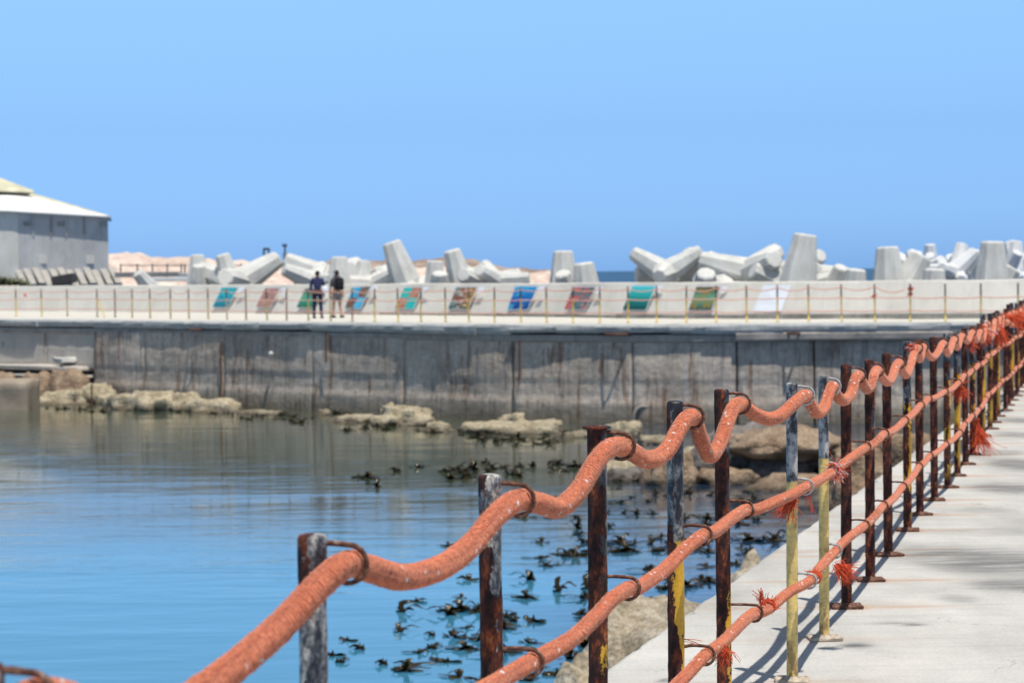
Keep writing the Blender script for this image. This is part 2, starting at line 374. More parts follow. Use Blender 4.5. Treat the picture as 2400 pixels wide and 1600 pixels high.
def walkway():
    s = [-4.0]
    while s[-1] < 66: s.append(s[-1] + max(.035, abs(s[-1]) * .0045))
    s = np.array(s); nw = 130
    Vv = []; col = []
    wpos = np.concatenate([np.linspace(0, 2.6, 90), np.linspace(2.66, 7, 40)])
    YY = np.repeat(s[:, None], nw, 1); XX = (EX0 + ES * YY) + wpos[None, :]
    chip = np.array([max(0, fbm((y * 2.3, 5.1, 0), 5)) * .07 + fbm((y * .6, 1, 0), 2) * .015 for y in s])
    XX[:, 0] += chip; XX[:, 1] = np.maximum(XX[:, 1], XX[:, 0] + .01)
    ZZ = np.zeros_like(XX)
    ZZ[:, 0] -= .012
    rust = np.zeros_like(XX); dark_patch = np.zeros_like(XX)
    rr = random.Random(3)
    for k in range(3, NPOST):
        p, _ = post(k)
        a = .35 if k in (6, 7) else 1.0
        for dx, sx, sy, am in ((0, .13, .05, .95), (rr.uniform(.1, .25), .24, .028, .6), (rr.uniform(-.45, -.3), .32, .028, .45)):
            rust = np.maximum(rust, a * am * np.exp(-((XX - p.x - dx) / sx) ** 2 - ((YY - p.y) / (sy * (1 + p.y * .03))) ** 2))
    for y0, a in ((13.0, .5), (10.95, .2), (15.4, .35), (17.6, .3), (20.4, .3)):
        rust = np.maximum(rust, a * np.exp(-((YY - y0 - .03 * np.sin(XX * 3)) / .035) ** 2) * (XX < fence_x(y0) + .35))
    for (px, py, wx, wy, am) in ((2300, 1310, 190, 34, .8), (2390, 1368, 120, 15, .7), (2170, 1288, 60, 14, .5), (2005, 1511, 36, 7, .9), (2245, 1402, 40, 8, .5), (2360, 1142, 90, 12, .75), (2390, 1090, 70, 15, .8), (2350, 1060, 60, 6, .5), (2400, 1020, 60, 8, .7), (2390, 985, 50, 6, .7), (2100, 1459, 60, 3, .5), (2140, 1463, 25, 3, .9), (1560, 1594, 14, 4, .9), (2330, 1245, 140, 9, .35), (2290, 1195, 90, 7, .3)):
        c = at_z(px, py, 0); ax = wx / F * c.y; ay = abs(at_z(px, py + wy, 0).y - c.y)
        wob = np.sin(XX * 5 + px) * .15
        dark_patch = np.maximum(dark_patch, am / (1 + (((XX - c.x) / ax) ** 2 + ((YY - c.y) / ay + wob) ** 2) ** 2.5))
    n = len(s)
    V = np.stack([XX, YY, ZZ], -1).reshape(-1, 3)
    Fc = [(i * nw + j, i * nw + j + 1, (i + 1) * nw + j + 1, (i + 1) * nw + j) for i in range(n - 1) for j in range(nw - 1)]
    # left face down to the water
    b = len(V); lows = [(V[i * nw][0] + .02 + fbm((s[i] * 1.5, d, 2), 3) * .03, s[i], z) for d, z in ((0, -.15), (1, -.4), (2, -1.6), (3, -3.4)) for i in range(n)]
    V = np.concatenate([V, np.array(lows)])
    for r in range(4):
        for i in range(n - 1):
            a0, a1 = (i * nw, (i + 1) * nw) if r == 0 else (b + (r - 1) * n + i, b + (r - 1) * n + i + 1)
            b0, b1 = b + r * n + i, b + r * n + i + 1
            Fc.append((a0, a1, b1, b0))
    o = mesh('walkway', V.tolist(), Fc, M_walk)
    at = o.data.color_attributes.new('rust_dark', 'FLOAT_COLOR', 'POINT')
    arr = np.zeros((len(V), 4), np.float32); arr[:, 3] = 1
    arr[:b, 0] = rust.ravel(); arr[:b, 1] = dark_patch.ravel()
    at.data.foreach_set('color', arr.ravel())
    tag(o, kind='structure')
walkway()

# ---------------------------------------------------------------- the near fence
def build_post(k):
    p, H = post(k)
    kinds = {1: 'worn', 2: 'mottled', 3: 'rusty', 4: 'yellowed', 5: 'rusty', 6: 'galvanised', 7: 'galvanised', 11: 'yellowed', 14: 'yellowed', 15: 'yellowed', 17: 'yellowed', 19: 'yellowed', 20: 'yellowed', 22: 'yellowed', 25: 'yellowed', 27: 'yellowed'}
    kind = kinds.get(k, 'brown' if k > 7 else 'rusty')
    kg = kind == 'galvanised'
    looks = {'worn': 'rusted black topped', 'mottled': 'grey topped rusty', 'rusty': 'dark rusty', 'yellowed': 'yellow and rust streaked', 'brown': 'dark brown rusted', 'galvanised': 'whitish grey and pale yellow'}
    spec = {0: 'rusty post whose hook shows in the bottom left corner, nearest the camera', 1: 'nearest whole post, grey black flaking top standing left of the others',
            2: 'rusted grey topped post second from the left, yellow band at the bottom edge', 3: 'dark rusty post with a flared disc cap, third from the left',
            4: 'rusty post with a bright yellow painted middle, fourth from the left', 5: 'dark rusty post just left of the two whitish posts',
            6: 'left one of the two whitish posts with pale yellow lower half', 7: 'right one of the two whitish posts with pale yellow lower half'}
    if k in spec: lab = spec[k]
    else: lab = '%s post, %s beyond the two whitish posts on the roped walkway fence' % (looks[kind], ORD[k - 8])
    t = empty('fence_post', p, lab, 'post', 'posts of the roped fence along the walkway')
    r = .022 if kg else .0255
    lean = (R_.uniform(-.006, .006), R_.uniform(-.01, .01)) if k > 2 else (0, 0)
    n = 28; rings = 70 if k < 12 else 30; V = []; Fc = []
    seed = k * 3.7
    prof = [(z, r) for z in np.linspace(.004, H - .008, rings)] + [(H - .002, r - .003), (H, r - .010)]
    if k == 3: prof = prof[:-2] + [(H - .006, r + .002), (H - .004, r + .012), (H + .002, r + .012), (H + .005, r * .5)]
    rough = .0006 if kg else .0017
    for z, rr in prof:
        for j in range(n):
            a = 2 * math.pi * j / n
            q = rr + rough * fbm((math.cos(a) * 2.0 + seed, math.sin(a) * 2.0, z * 22), 4) - (0 if kg else .002 * max(0, fbm((math.cos(a) + seed, math.sin(a), z * 6), 3)))
            V.append((math.cos(a) * q + lean[0] * z, math.sin(a) * q + lean[1] * z, z))
    m_ = len(prof)
    for i in range(m_ - 1):
        for j in range(n):
            jj = (j + 1) % n; Fc.append((i * n + j, i * n + jj, (i + 1) * n + jj, (i + 1) * n + j))
    Fc.append(tuple((m_ - 1) * n + j for j in range(n))); Fc.append(tuple(range(n))[::-1])
    mesh('pipe', V, Fc, M_post[kind], t, True)
    # base plate, uneven and corroded
    bm = bmesh.new(); s = R_.uniform(.062, .078)
    box(bm, (0, 0, .007), (s * 2, s * 1.8, .012), Matrix.Rotation(R_.uniform(-.2, .2), 3, 'Z'), .003)
    bmesh.ops.subdivide_edges(bm, edges=bm.edges[:], cuts=3, use_grid_fill=True)
    for v in bm.verts: v.co += Vector((fbm(v.co * 30 + Vector((k, 0, 0))), fbm(v.co * 30 + Vector((0, k, 0))), abs(fbm(v.co * 25)) * (v.co.z > .004))) * .007
    pl = bmobj('base_plate', bm, M_rust if not kg else M_platep, t)
    bm = bmesh.new()
    bmesh.ops.create_cone(bm, cap_ends=False, segments=20, radius1=r + .010, radius2=r + .001, depth=.012, matrix=Matrix.Translation((0, 0, .019)))
    bmobj('weld_collar', bm, M_rust if not kg else M_platep, t, True)
    return t, r, kg

# rope centre lines: pixels of the photograph turned into points of the fence plane
ring_top = {0: (60, 1640), 1: (812, 1322), 2: (1214, 1172), 3: (1456, 1046), 4: (1623, 977), 5: (1735, 946), 6: (1888, 927), 7: (1952, 906), 8: (2012, 880), 9: (2056, 867), 10: (2107, 850), 11: (2150, 816), 12: (2163, 813), 13: (2211, 804), 14: (2236, 795), 15: (2254, 787), 16: (2279, 778), 17: (2297, 777)}
mid_top = {0: [(330, 1700), (470, 1618), (560, 1553), (660, 1465), (745, 1374)], 1: [(868, 1333), (945, 1352), (1030, 1330), (1100, 1280), (1160, 1210)], 2: [(1262, 1178), (1310, 1189), (1357, 1148), (1395, 1084), (1424, 1052)],
    3: [(1484, 1060), (1512, 1076), (1541, 1072), (1567, 1050), (1590, 1008), (1606, 984)], 4: [(1635, 1006), (1646, 1040), (1664, 1068), (1685, 1042), (1703, 993), (1718, 957)], 5: [(1752, 958), (1775, 973), (1805, 981), (1834, 970), (1862, 944)],
    6: [(1902, 950), (1915, 967), (1931, 956), (1943, 922)], 7: [(1962, 928), (1978, 938), (1994, 924), (2003, 892)], 8: [(2021, 896), (2032, 912), (2043, 901), (2048, 879)], 9: [(2067, 884), (2080, 895), (2090, 886), (2098, 862)], 10: [(2114, 867), (2124, 878), (2133, 860), (2141, 830)],
    11: [(2156, 842)], 12: [(2172, 827), (2185, 838), (2198, 826)], 13: [(2222, 829)], 14: [(2244, 815)], 15: [(2268, 800)], 16: [(2288, 798)]}
ring_m = {2: (1240, 1553), 3: (1472, 1379), 4: (1645, 1255), 5: (1746, 1195), 6: (1888, 1141), 7: (1958, 1101), 8: (2027, 1050), 9: (2070, 1018), 10: (2118, 987), 11: (2156, 950), 12: (2174, 935), 13: (2213, 918), 14: (2245, 898)}
mid_m = {2: [(1296, 1523), (1345, 1492), (1398, 1443), (1435, 1403)], 3: [(1497, 1375), (1556, 1335), (1600, 1292)], 4: [(1675, 1245), (1710, 1218)], 5: [(1774, 1193), (1815, 1176), (1851, 1161)], 6: [(1921, 1124)], 7: [(1992, 1074)]}
ring_l = {4: (1652, 1536), 5: (1767, 1437), 6: (1896, 1362), 7: (1957, 1292), 8: (2024, 1233), 9: (2068, 1187), 10: (2114, 1142), 11: (2152, 1095), 12: (2177, 1069), 13: (2215, 1042), 14: (2248, 1015)}
mid_l = {4: [(1697, 1501), (1746, 1452)], 5: [(1798, 1428), (1850, 1387)], 6: [(1921, 1330)], 7: [(1981, 1266)]}
def seg_pt(px, py, A, B):
    d = ray(px, py); ab = (B - A); # plan intersection of the ray with segment AB
    den = d.x * ab.y - d.y * ab.x
    t = (A.x * ab.y - A.y * ab.x) / den
    return CAM + d * t
def rope_line(rings, mids, zdef, sag):
    ctr = {}
    for k in range(-1, NPOST):
        p, H = post(k)
        if k in rings:
            c = at_y(*rings[k], p.y)
        else:
            c = Vector((p.x + .052, p.y, zdef + R_.uniform(-.012, .012)))
        ctr[k] = c
    P = []
    for k in range(-1, NPOST):
        P.append(ctr[k])
        if k == NPOST - 1: break
        if k in mids:
            A, B = ctr[k], ctr[k + 1]
            for q in mids[k]:
                w = seg_pt(*q, A, B); w.y = min(max(w.y, A.y + .02), B.y - .02)
                P.append(w)
        else:
            A, B = ctr[k], ctr[k + 1]; sg = sag * R_.uniform(.7, 1.3)
            for f in (.3, .5, .75):
                w = A.lerp(B, f); w.z -= sg * 4 * f * (1 - f); P.append(w)
    return ctr, catmull(P, 8)
def build_rope(name, P, Rr, label, far_y=11):
    pts, L = resample(P, .0024)
    # thin out the distant stretch
    keep = []; i = 0
    while i < len(pts):
        keep.append(i); i += 1 if pts[i].y < far_y else 8
    fr = frames(pts); n = 22; V = []; Fc = []; G = []
    ds = L / (len(pts) - 1); pitch = .0125
    for a_, i in enumerate(keep):
        s = i * ds; p = pts[i]; t, u, v = fr[i]
        base = Rr * (1 + .05 * fbm((s * 9, 1.3, Rr * 100), 3))
        for j in range(n):
            th = 2 * math.pi * j / n
            if pts[i].y < far_y + .5:
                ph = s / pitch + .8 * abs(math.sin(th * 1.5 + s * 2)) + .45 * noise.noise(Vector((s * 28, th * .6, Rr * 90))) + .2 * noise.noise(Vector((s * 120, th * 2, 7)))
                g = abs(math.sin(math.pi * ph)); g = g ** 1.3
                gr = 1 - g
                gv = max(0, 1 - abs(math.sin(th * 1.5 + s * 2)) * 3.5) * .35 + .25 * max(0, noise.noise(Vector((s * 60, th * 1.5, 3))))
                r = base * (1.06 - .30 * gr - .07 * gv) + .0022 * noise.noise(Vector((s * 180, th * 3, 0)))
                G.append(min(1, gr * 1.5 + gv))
            else:
                r = base * (1 + .03 * math.sin(s * 200)); G.append(.25)
            V.append(p + (u * math.cos(th) + v * math.sin(th)) * r)
    for i in range(len(keep) - 1):
        for j in range(n):
            k = (j + 1) % n; Fc.append((i * n + j, i * n + k, (i + 1) * n + k, (i + 1) * n + j))
    t = empty(name, (0, 0, 0), label, 'rope')
    o = mesh('rope_body', V, Fc, M_rope, t, True)
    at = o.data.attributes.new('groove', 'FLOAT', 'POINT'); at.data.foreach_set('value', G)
    # loose surface fibres
    rr = random.Random(int(Rr * 1e5)); FV = []; FF = []
    for i in range(len(pts)):
        if pts[i].y < 3 or pts[i].y > 15: continue
        for _ in range(9):
            th = rr.uniform(0, 2 * math.pi); tt, u, v = fr[i]
            o_ = u * math.cos(th) + v * math.sin(th)
            b = pts[i] + o_ * Rr * .9
            tip = b + o_ * rr.uniform(.003, .0085) + tt * rr.uniform(-.006, .006) + tt.cross(o_) * rr.uniform(-.005, .005)
            w = tt * .0004 if rr.random() < .5 else tt.cross(o_) * .0004
            q = len(FV); FV += [b - w, b + w, tip]; FF.append((q, q + 1, q + 2))
    f = mesh('fibres', FV, FF, M_fuzz, t); tag(f, kind='stuff')
    return t
c_top, P_top = rope_line(ring_top, mid_top, 1.07, .13)
c_mid, P_mid = rope_line(ring_m, mid_m, .76, .012)
c_low, P_low = rope_line(ring_l, mid_l, .39, .012)
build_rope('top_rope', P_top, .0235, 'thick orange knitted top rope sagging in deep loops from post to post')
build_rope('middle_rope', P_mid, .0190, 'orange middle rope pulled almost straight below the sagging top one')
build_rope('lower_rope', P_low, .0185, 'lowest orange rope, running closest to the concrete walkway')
def hook(t, r, kg, p, c, rk):
    # iron rod leaving the post above the rope and curling round its walkway side
    l = c - p; hr = rk + .011; thk = .0050 if not kg else .0042
    A = [Vector((l.x * .2, l.y, l.z + hr)), Vector((l.x * .55, l.y, l.z + hr + .003)), Vector((l.x, l.y + .002, l.z + hr))]
    for a in (65, 40, 15, -12, -40, -65, -90, -118):
        A.append(Vector((l.x + math.cos(math.radians(a)) * hr, l.y + .004 + (65 - a) * .00006, l.z + math.sin(math.radians(a)) * hr)))
    A[0] = Vector((r * .6, l.y * .3, l.z + hr + R_.uniform(-.003, .003)))
    pts = catmull(A, 5)
    V, Fc = tube_data(pts, lambda i: thk * (1 + .18 * fbm((i * .35, t.location.y * 3, 0), 3)), 8)
    mesh('hook', V, Fc, M_galv if kg else M_rust, t, True)
for k in range(0, NPOST):
    t, r, kg = build_post(k)
    p, H = post(k)
    hook(t, r, kg, p, c_top[k], .0235)
    if k >= 1:
        hook(t, r, kg, p, c_mid[k], .019)
        if k >= 3: hook(t, r, kg, p, c_low[k], .0185)

# frayed ends and lashings
def fray(px, py, Y, label, n=60, L=.09, d=(0, 0, -1), spread=.6, wrap=0, white=0, seed=1, rad=.0011, grav=.5, name='frayed_rope_end'):
    rr = random.Random(seed); c = at_y(px, py, Y); d = Vector(d).normalized()
    t = empty(name, c, label, 'frayed rope', 'frayed orange strands knotted on the ropes')
    V = []; Fc = []; VW = []; FW = []
    for i in range(n):
        dr = (d + Vector((rr.gauss(0, spread), rr.gauss(0, spread * .8), rr.gauss(0, spread)))).normalized()
        l = L * rr.uniform(.5, 1.1); p = Vector((rr.gauss(0, .008), rr.gauss(0, .008), rr.gauss(0, .008)))
        pts = [p]; cur = dr
        cv = Vector((rr.gauss(0, .25), rr.gauss(0, .25), rr.gauss(0, .25) - grav * .35))
        for s in range(6):
            cur = (cur + cv * .35).normalized(); p = p + cur * l / 6; pts.append(p)
        tgt = (VW, FW) if i < white else (V, Fc)
        tube_data(pts, rad * rr.uniform(.7, 1.5), 4, tgt[0], tgt[1], False)
    for i in range(wrap):
        a0 = rr.uniform(0, 6.28); off = rr.uniform(-.02, .02); rw = rr.uniform(.021, .027)
        ax = Vector((.255, .967, .05)).normalized(); u = ax.orthogonal().normalized(); v = ax.cross(u)
        pts = [ax * (off + .004 * math.sin(q)) + (u * math.cos(a0 + q) + v * math.sin(a0 + q)) * rw for q in np.linspace(0, 5.5, 16)]
        tgt = (VW, FW) if rr.random() < (.35 if white else 0) else (V, Fc)
        tube_data(pts, rad * 1.6, 5, tgt[0], tgt[1], False)
    mesh('strands', V, Fc, M_strand, t, True)
    if VW: mesh('white_cord', VW, FW, M_strandw, t, True)
fray(1955, 1098, 9.75, 'burst of red strands lashed with white cord on the middle rope between the whitish posts', 120, .075, (.1, 0, -.1), 1.0, 14, 26, 11)
fray(1862, 1168, 8.65, 'red tassel hanging under the middle rope left of the first whitish post', 80, .10, (-.62, 0, -1), .22, 0, 0, 12, grav=.1)
fray(1893, 1160, 8.8, 'few long loose strands dangling from the middle rope at the whitish post', 6, .10, (.25, 0, -1), .2, 0, 0, 13)
fray(1800, 1420, 8.15, 'red ruffed lashing round the lowest rope at the dark post', 70, .04, (0, 0, .2), 1.0, 10, 0, 14)
fray(1786, 1412, 8.0, 'short red tuft standing up on the lowest rope beside the dark post', 34, .045, (-.2, 0, 1), .35, 0, 0, 24, grav=-.2)
fray(1697, 1520, 7.15, 'small red frayed knot under the lowest rope near the bottom edge', 50, .055, (.2, 0, -1), .45, 0, 0, 15)
fray(1640, 1510, 7.0, 'single stiff twisted end sticking up left from the lowest rope', 6, .06, (-1, 0, .5), .12, 0, 0, 16)
fray(1910, 1352, 9.0, 'red ruff tied round the lowest rope at the first whitish post', 60, .045, (-.2, 0, .2), .9, 9, 0, 17)
fray(1962, 1325, 9.55, 'bushy red tassel drooping from the lowest rope right of the second whitish post', 130, .095, (.75, 0, -.55), .45, 0, 0, 18, grav=.3)
fray(2248, 905, 16.9, 'red frayed knot on the middle rope among the crowded yellow posts', 90, .13, (.1, 0, -1), .6, 6, 0, 19, .0018)
fray(2288, 985, 19.5, 'long red tassel hanging from the lowest rope down to the walkway', 110, .34, (.12, 0, -1), .13, 6, 0, 20, .002, .1)
fray(2142, 815, 13.7, 'small red and white tuft on the top rope at a rusty post', 40, .05, (-.8, 0, .1), .4, 3, 5, 21, .0014)
fray(2276, 795, 18.4, 'little red tuft under the last full loop of the top rope', 40, .12, (0, 0, -1), .35, 2, 0, 26, .0018)
fray(2305, 770, 20.6, 'tangle of red strands where the top rope has come apart', 90, .16, (.3, 0, -.9), .7, 6, 4, 22, .0026, 1.6, 'rope_tangle')
fray(2335, 760, 23.2, 'loose bundle of long red strands draped over the far post tops', 90, .24, (.3, 0, -.8), .6, 6, 0, 23, .003, 1.8, 'rope_tangle')
fray(2352, 740, 25.0, 'thick red rope skein arching between the distant post heads', 34, .34, (1, 0, -.1), .16, 6, 0, 27, .005, .9, 'rope_tangle')
fray(2382, 733, 27.4, 'dense red clump of frayed rope on the farthest posts at the right edge', 110, .17, (.1, 0, -.6), .8, 10, 0, 28, .0042, 1.4, 'rope_tangle')

# ---------------------------------------------------------------- far pier
def P2(px, Y): return Vector(((px - 1200) / F * Y, Y, 0))
EDGE_T = [(-900, 104), (-400, 95.5), (0, 88.2), (200, 84.6), (400, 80.9), (721, 75.9), (1000, 72.0), (1200, 69.6), (1500, 67.6), (1732, 66.9), (2000, 66.5), (2300, 65.9), (2700, 65.4), (3300, 65)]
WALL_T = [(-900, 137), (-400, 123), (0, 111), (400, 100.5), (800, 91.5), (1221, 83.2), (1400, 79), (1600, 76.2), (1936, 73.2), (2400, 70.8), (3000, 69)]
def curve(tab, n=400):
    P = catmull([P2(a, b) for a, b in tab], 24); pts, L = resample(P, .15); return pts, L
EDGE, EL = curve(EDGE_T); WALL, WL = curve(WALL_T)
def nrm(pts, i):
    t = (pts[min(i + 1, len(pts) - 1)] - pts[max(0, i - 1)]).normalized(); return Vector((-t.y, t.x, 0))   # pointing away from the camera
def idx(pts, px):
    best = 0; bd = 1e9
    for i, p in enumerate(pts):
        d = abs(1200 + F * p.x / p.y - px)
        if d < bd: bd = d; best = i
    return best
def strip(name, pts, i0, i1, prof, mat, parent=None, nz=None, amp=0, seed=0, smooth=False, ends=True):
    """solid whose cross section prof [(offset away from camera, z)] follows the curve"""
    V = []; Fc = []; m_ = len(prof)
    ii = list(range(i0, i1 + 1))
    for i in ii:
        nn = nrm(pts, i); p = pts[i]
        for q, (d, z) in enumerate(prof):
            w = fbm((p.x * .9 + seed, p.y * .9, z * 1.3 + q), 4) * amp
            V.append((p.x + nn.x * (d + w), p.y + nn.y * (d + w), z + w * .4))
    for a in range(len(ii) - 1):
        for q in range(m_):
            r = (q + 1) % m_; Fc.append((a * m_ + q, (a + 1) * m_ + q, (a + 1) * m_ + r, a * m_ + r))
    if ends: Fc.append(tuple(range(m_))); e = (len(ii) - 1) * m_; Fc.append(tuple(e + q for q in range(m_))[::-1])
    o = mesh(name, V, Fc, mat, parent, smooth)
    bm = bmesh.new(); bm.from_mesh(o.data); bmesh.ops.recalc_face_normals(bm, faces=bm.faces[:]); bm.to_mesh(o.data); bm.free()
    return o
def deck():
    V = []; Fc = []; n = 220; m_ = 10
    for a in range(n):
        f = a / (n - 1); e = EDGE[int(f * (len(EDGE) - 1))]; w = WALL[int(f * (len(WALL) - 1))]
        for b in range(m_):
            g = b / (m_ - 1); p = e.lerp(w, g * 1.1 + .004 * (b == 0)); V.append((p.x, p.y, -.004 + .015 * fbm((p.x * .5, p.y * .5, 0), 3)))
    for a in range(n - 1):
        for b in range(m_ - 1): Fc.append((a * m_ + b, (a + 1) * m_ + b, (a + 1) * m_ + b + 1, a * m_ + b + 1))
    tag(mesh('pier_deck', V, Fc, M_deck, None, True), kind='structure')
deck()
pier = empty('harbour_wall', EDGE[idx(EDGE, 1200)] * 0, 'long curving grey concrete harbour wall streaked with rust across the water', 'harbour wall')
rr = random.Random(5)
# kerb blocks along the deck edge, each a little proud or set back
joints = [-880, -560, -300, -80, 90, 215, 333, 430, 520, 610, 728, 830, 905, 950, 1040, 1110, 1199, 1300, 1400, 1480, 1570, 1650, 1731, 1830, 1940, 2060, 2136, 2230, 2330, 2460, 2620, 2800, 3000]
for a, b in zip(joints[:-1], joints[1:]):
    i0, i1 = idx(EDGE, a) + 0, idx(EDGE, b)
    d = rr.uniform(-.05, .045); bz = -.25 + rr.uniform(-.03, .03)
    if 950 <= a < 1199: bz = -.30
    ii = list(range(i0, i1 + 1))
    if len(ii) < 3: continue
    o = strip('kerb_block', EDGE, i0, i1, [(d - .012, -.06), (d + .02, -.004), (d + .35, .012), (1.2, .012), (1.2, bz - .05), (d + .04, bz), (d - .006, bz * .6)], M_fascia, pier, amp=.028, seed=a * .1)
# ledge beam under the kerb
for a, b in ((-880, 215), (215, 830), (830, 1199), (1199, 1731), (1731, 2300), (2300, 3000)):
    off = .10; top = -.29; bot = -.52
    if a < 215: off = .07
    if a >= 1731: top = -.24; bot = -.48; off = -.04
    strip('ledge_beam', EDGE, idx(EDGE, a), idx(EDGE, b) - 0, [(off, top - .03), (off + .03, top), (1.1, top), (1.1, bot), (off + .05, bot), (off, bot + .05)], M_beam, pier, amp=.022, seed=a * .3)
# dark backing behind the joints
strip('backing', EDGE, 0, len(EDGE) - 1, [(.55, -.5), (3, -.5), (3, -4), (.50, -4)], M_rockd, pier)
def panel(a, b, off, seed, name='wall_panel', z0=-.41, z1=-3.5, amp=.016, foot=.015, mat=None):
    i0, i1 = idx(EDGE, a), idx(EDGE, b); V = []; Fc = []; nz = 34
    ptsI = np.linspace(i0 + .18, i1 - .18, max(8, int((i1 - i0) * 1.6)))
    def P_(f):
        i = int(f); g = f - i; i2 = min(i + 1, len(EDGE) - 1); return EDGE[i].lerp(EDGE[i2], g), nrm(EDGE, i)
    for f in ptsI:
        p, nn = P_(f)
        for q in range(nz):
            z = z0 + (z1 - z0) * q / (nz - 1)
            # four pours of concrete, each slightly proud of the next, a footing near the water
            lift = [0, -.012, .008, -.02][min(3, int((z0 - z) / .62))]
            ft = -foot * max(0, min(1, (-2.25 - z + .12 * noise.noise(Vector((p.x * .4, 0, seed)))) / .12))
            w = amp * fbm((p.x * 1.1 + seed, p.y * 1.1, z * 1.6), 5) + .03 * noise.noise(Vector((p.x * .45, seed, z * .25)))
            bt = -.03 * (z0 - z)
            d = off + lift + ft + w + bt
            V.append((p.x + nn.x * d, p.y + nn.y * d, z))
    n = len(ptsI)
    for i in range(n - 1):
        for q in range(nz - 1): Fc.append((i * nz + q, i * nz + q + 1, (i + 1) * nz + q + 1, (i + 1) * nz + q))
    # returns into the joint
    for e, s_ in ((0, 1), (n - 1, -1)):
        p, nn = P_(ptsI[e]); base = len(V)
        for q in range(nz):
            x, y, z = V[e * nz + q]; V.append((x + nn.x * .35, y + nn.y * .35, z))
        for q in range(nz - 1):
            fc = (e * nz + q, base + q, base + q + 1, e * nz + q + 1); Fc.append(fc if s_ > 0 else fc[::-1])
    mesh(name, V, Fc, mat or M_sea, pier, True)
pj = [215, 333, 520, 728, 939, 1199, 1480, 1730, 1905, 2160, 2420, 2760]
for q, (a, b) in enumerate(zip(pj[:-1], pj[1:])):
    panel(a, b, [.07, .075, .085, .11, .14, .17, .20, .21, .22, .22, .22][q], q * 3.1)
for a, b in ((-880, -500), (-500, -120), (-120, 104), (104, 215)): panel(a, b, .12, a, foot=0, amp=.012, z1=-1.75, mat=M_pale_lit)  # paler concrete carries the sunlit tone of this stretch in its colour
# broken edge pieces and iron brackets that throw the V shaped shadows
def bracket(px, w, d, label):
    i = idx(EDGE, px); nn = nrm(EDGE, i); tt = Vector((nn.y, -nn.x, 0)); c = EDGE[i]
    A = c + tt * (-w / 2) + nn * .1; B = c + tt * (w / 2) + nn * .1; T = c - nn * d + tt * (w * .1)
    V, Fc = tube_data([A + Vector((0, 0, -.27)), T + Vector((0, 0, -.27))], .035, 6); tube_data([B + Vector((0, 0, -.27)), T + Vector((0, 0, -.27))], .035, 6, V, Fc)
    o = mesh('iron_bracket', V, Fc, M_rust); tag(o, label, 'bracket', 'iron brackets sticking out of the harbour wall')
bracket(460, .75, .30, 'small rusty V shaped bracket jutting from the harbour wall at left')
bracket(1445, .9, .31, 'rusty V shaped bracket jutting from the harbour wall near the middle posts')
bracket(1860, .5, .28, 'narrow rusty bracket jutting from the harbour wall behind the whitish posts')
# vertical iron stakes on the wall
for q, (px, y0, y1, lab) in enumerate(((8, 800, 850, 'short rusty stake at the far left edge of the harbour wall'), (106, 780, 845, 'rusty upright stake against the pale recessed wall'), (518, 800, 935, 'dark iron stake standing down the harbour wall behind the pale rocks'), (764, 780, 850, 'short dark stake hanging under the deck edge near the two walkers'), (1218, 800, 890, 'thin rusted stake on the middle of the harbour wall'), (215, 900, 965, 'dark stake rising from the water beside the pale rocks'))):
    Y = EDGE[idx(EDGE, px)].y + (.2 if q < 2 else -.12)
    if q == 5: Y = 79
    A = at_y(px, y0, Y); B = at_y(px, y1, Y)
    V, Fc = tube_data([A, A.lerp(B, .5), B], .035, 6); tag(mesh('iron_stake', V, Fc, M_rust), lab, 'stake', 'iron stakes on the harbour wall')
# mooring lump
bm = bmesh.new(); bmesh.ops.create_icosphere(bm, subdivisions=2, radius=.09)
tag(bmobj('float_ball', bm, M_tet, None, True, at_y(635, 829, EDGE[idx(EDGE, 635)].y - .15)), 'small whitish ball stuck high on the shaded harbour wall', 'float')
tire_c = at_y(1508, 985, EDGE[idx(EDGE, 1508)].y + .12)
tv, tf = tube_data([tire_c + Vector((math.cos(a) * .30, 0, math.sin(a) * .42)) for a in np.linspace(0, 2 * math.pi, 25)], .055, 8, cap=False)
tag(mesh('old_tyre', tv, tf, simple('perished_rubber', (.27, .24, .21), .8, .3, 6), None, True), 'worn oval tyre fender low on the harbour wall behind the disc capped post', 'tyre')

# parapet with its footing
para = empty('parapet_wall', (0, 0, 0), 'low sloping pale concrete parapet wall along the far pier', 'parapet wall')
pjs = [-880, -500, -200, 0, 160, 270, 410, 660, 890, 1020, 1165, 1310, 1450, 1590, 1740, 1890, 2040, 2200, 2360, 2540, 2760, 2990]
SET = .38; PH = 1.20
for a, b in zip(pjs[:-1], pjs[1:]):
    i0, i1 = idx(WALL, a), idx(WALL, b)
    dz = rr.uniform(-.012, .012); dd = rr.uniform(-.012, .012)
    strip('wall_section', WALL, i0, i1, [(.05 + dd, 0), (.05 + dd + SET, PH - .03 + dz), (.09 + SET, PH + dz), (1.0, PH + dz), (1.0, -.3), (.05 + dd, -.3)], M_para, para, amp=.008, seed=a)
for a, b in ((600, 890), (890, 1165), (1165, 1450), (1450, 1740), (1740, 2040), (2040, 2360), (2360, 2760)):
    h = min(.17, .03 + (a - 600) / 1100 * .14)
    strip('footing', WALL, idx(WALL, a), idx(WALL, b), [(-.05, -.05), (-.05, h - .01), (-.02, h), (.22, h), (.22, -.05)], M_kerb2, para, amp=.03, seed=a)

